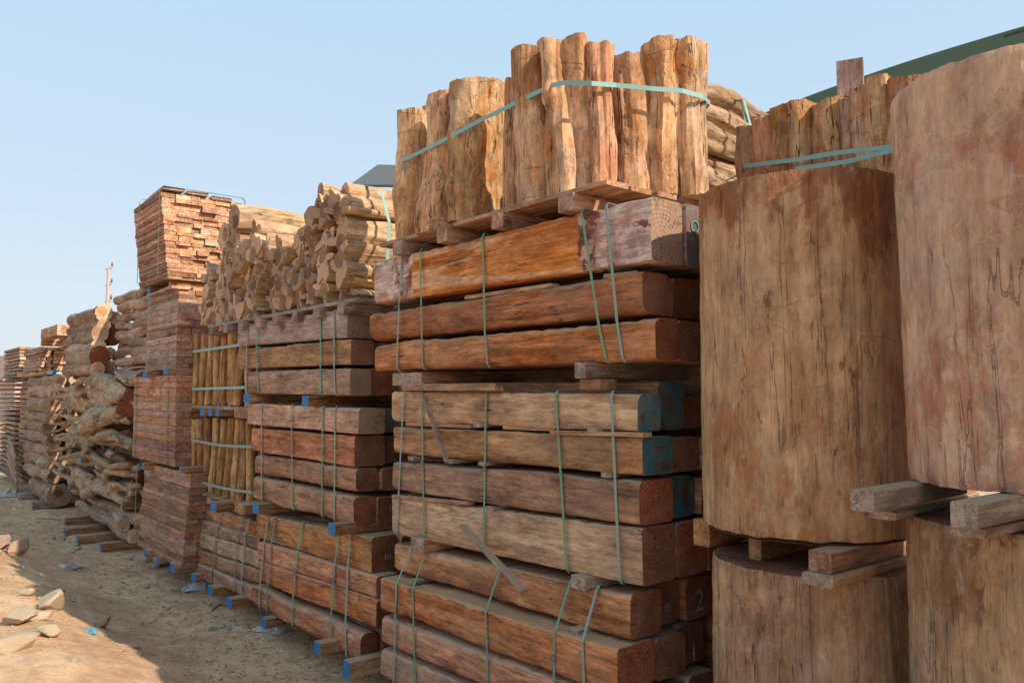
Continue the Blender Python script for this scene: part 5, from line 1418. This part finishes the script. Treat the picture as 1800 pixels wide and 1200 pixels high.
# ---- plastic litter
def rag(px, py, z, w, l, h, seed, mat, label, name='plastic_bag', cat='plastic bag'):
    p = at_z(px, py, z)
    n_ = 26
    vs = []
    for j in range(n_ + 1):
        for i in range(n_ + 1):
            x, y = (i / n_ - .5) * w, (j / n_ - .5) * l
            q = Vector((x * 9, y * 9, seed))
            e = 1 - (2 * abs(i / n_ - .5)) ** 3
            f = 1 - (2 * abs(j / n_ - .5)) ** 3
            zz = h * (0.5 + noise.fractal(q, 0.8, 2.2, 5)) * max(0, e * f) + 0.006
            vs.append((x + 0.05 * noise.noise(q), y + 0.05 * noise.noise(q + Vector((9, 9, 9))), max(0.004, zz)))
    fs = [(j * (n_ + 1) + i, j * (n_ + 1) + i + 1, (j + 1) * (n_ + 1) + i + 1, (j + 1) * (n_ + 1) + i) for j in range(n_) for i in range(n_)]
    me = bpy.data.meshes.new('rag'); me.from_pydata(vs, [], fs)
    o = link(name, me, M[mat], None, (p.x, p.y, ground_h(p.x, p.y)), (0, 0, seed))
    return tag(o, label, cat)
M['plastic'] = plain('plastic', (0.52, 0.48, 0.45), (0.40, 0.36, 0.33), 0.35, 10, 0.1)
M['teal_rag'] = plain('teal_rag', (0.03, 0.16, 0.15), (0.02, 0.09, 0.09), 0.6, 20, 0.1)
M['blue_rag'] = plain('blue_rag', (0.15, 0.38, 0.45), (0.10, 0.26, 0.32), 0.5, 20, 0.1)
rag(350, 1027, .02, .30, .22, .06, 1, 'plastic', "crumpled white plastic scrap beside the low beam stack")
rag(480, 1102, .02, .24, .16, .05, 2, 'plastic', "clear plastic bag at the foot of the second beam stack")
rag(292, 989, .02, .20, .12, .05, 3, 'teal_rag', "dark teal rag under the corner of the plank bundles", 'rag', 'rag')
rag(160, 1078, .33, .10, .07, .03, 4, 'blue_rag', "light blue plastic scrap in the sunlit sand", 'plastic_scrap', 'plastic scrap')
rag(58, 1078, .33, .10, .06, .03, 5, 'blue_rag', "light blue scrap between the rocks at left", 'plastic_scrap', 'plastic scrap')
rag(18, 868, .02, .8, .5, .09, 6, 'plastic', "white rubble of plastic sheet at the foot of the farthest stacks", 'plastic_sheet', 'plastic sheet')
rag(120, 965, .22, .3, .2, .04, 7, 'plastic', "thin white plastic shred on the shaded bank", 'plastic_scrap', 'plastic scrap')
# ---- twigs
for k, (a, b, lab) in enumerate([((372, 1073), (392, 1062), "dark curved twig in the path by the low beam stack"), ((235, 1140), (150, 1180), "thin brown stick in the sunlit sand, bottom left"), ((62, 912), (110, 915), "thin twig across the far path"),
                                 ((225, 1140), (252, 1148), "short dark stick at the shadow edge"), ((300, 1038), (320, 1044), "short pale chip of wood in mid path")]):
    p, q = at_z(*a, ground_h(*at_z(*a, 0.1).xy) + .01), at_z(*b, ground_h(*at_z(*b, 0.1).xy) + .01)
    v_, f_ = tub([p - p, (q - p) * .5 + Vector((0.02, 0.01, 0.012)), q - p], [0.006, 0.008, 0.004], 6)
    o = link('twig', join_data([(v_, f_, 0)]), M['log_under'], None, p + Vector((0, 0, .004)))
    tag(o, lab, 'twig', "twigs on the path")
# ---- gravel and wood chips: uncountable
rr = random.Random(99)
vs, fs = [], []
def bit(x, y, z, s, flat, el):
    b = len(vs)
    a = rr.uniform(0, 6.28)
    ca, sa = math.cos(a), math.sin(a)
    for dx, dy, dz in ((1, 0, 0), (0, 1, 0), (-1, 0, 0), (0, -1, 0), (0, 0, 1), (0, 0, -1)):
        k = s * rr.uniform(0.6, 1.2)
        X, Y = dx * k * el, dy * k
        vs.append((x + X * ca - Y * sa, y + X * sa + Y * ca, z + dz * k * flat))
    for t in ((0, 1, 4), (1, 2, 4), (2, 3, 4), (3, 0, 4), (1, 0, 5), (2, 1, 5), (3, 2, 5), (0, 3, 5)): fs.append(tuple(b + i for i in t))
for k in range(5500):
    y = 3.2 + 14 * rr.random() ** 1.5
    x = rr.uniform(-0.4, 2.7) if rr.random() < 0.5 else rr.gauss(2.0, 0.35)
    if noise.noise(Vector((x * 1.6, y * 1.6, 4))) < -0.12 and rr.random() < 0.8: continue
    s_ = min(0.03, 0.004 + rr.expovariate(1 / 0.0045))
    bit(x, y, ground_h(x, y) + s_ * 0.2, s_, 0.6, 1.2)
me = bpy.data.meshes.new('gravel'); me.from_pydata(vs, [], fs)
tag(link('gravel', me, M['grit']), "small stones and grit strewn over the sandy path", 'gravel', kind='stuff')
vs, fs = [], []
for k in range(1700):
    y = 3.2 + 13 * rr.random() ** 1.4
    x = rr.gauss(2.2, 0.4)
    s_ = rr.uniform(0.0025, 0.008)
    bit(x, y, ground_h(x, y) + 0.003, s_, 0.25, rr.uniform(2, 6))
me = bpy.data.meshes.new('chips'); me.from_pydata(vs, [], fs)
tag(link('wood_debris', me, M['log_under']), "dark splinters and bark bits strewn along the foot of the stacks", 'debris', kind='stuff')
# ---- distant pylon pole, wires, wall
def ppos(px, D): 
    d = ray(px, 690); k = D / (d.x * SP + d.y * CP)
    return Vector((d.x * k, d.y * k, 0))
M['concrete'] = plain('concrete', (0.50, 0.44, 0.40), (0.42, 0.36, 0.33), 0.9, 3)
M['wire'] = plain('wire', (0.6, 0.65, 0.7), (0.55, 0.6, 0.66), 0.8, 3)  # pale grey-blue puts the haze of distance into the wire colour
M['insul'] = plain('insulator', (0.20, 0.12, 0.12), (0.14, 0.09, 0.09), 0.4, 3)
pb = ppos(184, 40)
e = empty('utility_pole', pb)
tag(e, "distant pale utility pole with three short crossarms above the round logs", 'utility pole')
zt = EYE + (690 - 470) / F_PX * 40
v_, f_ = tub([(0, 0, 0), (0, 0, zt)], [0.14, 0.075], 10)
link('mast', join_data([(v_, f_, 0)]), M['concrete'], e)
rgt = Vector((CP, -SP, 0))
for py in (471, 500, 529):
    z = EYE + (690 - py) / F_PX * 40
    a = rgt * -0.14; b = rgt * 0.17
    bar('crossarm', (a.x, a.y, z - 0.02), (b.x, b.y, z + 0.06), 0.11, 0.09, [M['concrete'], M['concrete']], parent=e)
    v_, f_ = tub([(b.x, b.y, z + 0.1), (b.x, b.y, z + 0.18), (b.x, b.y, z + 0.26), (b.x, b.y, z + 0.34)], [0.035, 0.055, 0.035, 0.02], 8)
    link('insulator', join_data([(v_, f_, 0)]), M['insul'], e)
for k, py in enumerate((455, 485, 514)):
    z = EYE + (690 - py) / F_PX * 40
    mid = pb + rgt * 0.17; mid.z = z
    along = (rgt * 1.0 + Vector((SP, CP, 0)) * 0.25)
    pts = []
    for i in range(-30, 31):
        q = mid + along * (i * 1.6); q.z = z + 0.0009 * (abs(i) * 1.6) ** 2 - 0.045 * abs(i) * 1.6 * 0.4
        pts.append(q)
    v_, f_ = tub(pts, [0.003] * len(pts), 4)
    o = link('power_line', join_data([(v_, f_, 0)]), M['wire'])
    tag(o, f"{['topmost', 'middle', 'lowest'][k]} of the three thin power lines crossing the sky at left", 'power line', "power lines at the distant pole")
M['far_wall'] = plain('far_wall', (0.60, 0.48, 0.42), (0.48, 0.38, 0.34), 0.9, 1)
w0 = ppos(-120, 60); w1 = ppos(30, 52)
e_ = bar('boundary_wall', w0 + Vector((0, 0, 2.1)), w1 + Vector((0, 0, 2.1)), 0.3, 4.2, [M['far_wall'], M['far_wall']], "hazy pinkish wall far off at the left edge behind the stacks", 'wall', wob=0.0)
# ================================================================ unseen beams added behind the stacks, blocking light through the gaps
for nm, y0, y1, n_, zt_top in (("gnarled roots", 9.3, 13.5, 9, 2.0), ("far log stack", 13.8, 17.0, 9, 2.05), ("upright logs' neighbour", 1.98, 4.1, 9, 2.42), ("second beam stack", 4.3, 6.15, 9, 2.1), ("low stack under thin poles", 6.3, 7.6, 8, 2.0)):
    x0 = 3.05 if y0 < 4 else 3.08
    if y0 < 2: x0 = 3.02
    if y0 > 9: x0 = 2.95
    h = (zt_top - 0.02) / n_
    for i in range(n_):
        rr2 = random.Random(int(y0 * 100) + i)
        W_ = 0.50 if y0 > 6 else 0.62
        add_beam_w(None, (x0 if y0 < 6 else 2.95 if y0 < 9 else 3.05) + rr2.uniform(0, .02), y0 + rr2.uniform(0, .06), y1 - rr2.uniform(0, .06), (0.02 + i * h, 0.02 + (i + 1) * h - 0.004), (0.02 + i * h, 0.02 + (i + 1) * h - 0.004), W_, 'beam_brown', 'end_brown',
                   f"added wide gap-blocking beam, {ordw(n_ - 1 - i)} layer down, behind the {nm if y0 > 4 else 'first beam stack'}", "wide beams added to block the gaps", 0.01, 0.0, 'gap_blocker_beam')
# writing as real mesh
dg = bpy.context.evaluated_depsgraph_get()
for o in [q for q in col.objects if q.type == 'FONT']:
    bpy.context.view_layer.update()
    me = bpy.data.meshes.new_from_object(o.evaluated_get(bpy.context.evaluated_depsgraph_get()))
    n_o = bpy.data.objects.new('chalk_mark', me)
    col.objects.link(n_o)
    n_o.parent = o.parent; n_o.matrix_parent_inverse = o.matrix_parent_inverse.copy(); n_o.matrix_basis = o.matrix_basis.copy()
    bpy.data.objects.remove(o, do_unlink=True)
for o in col.objects:
    if o.name.startswith('chalk_mark'): o.name = 'chalk_mark'
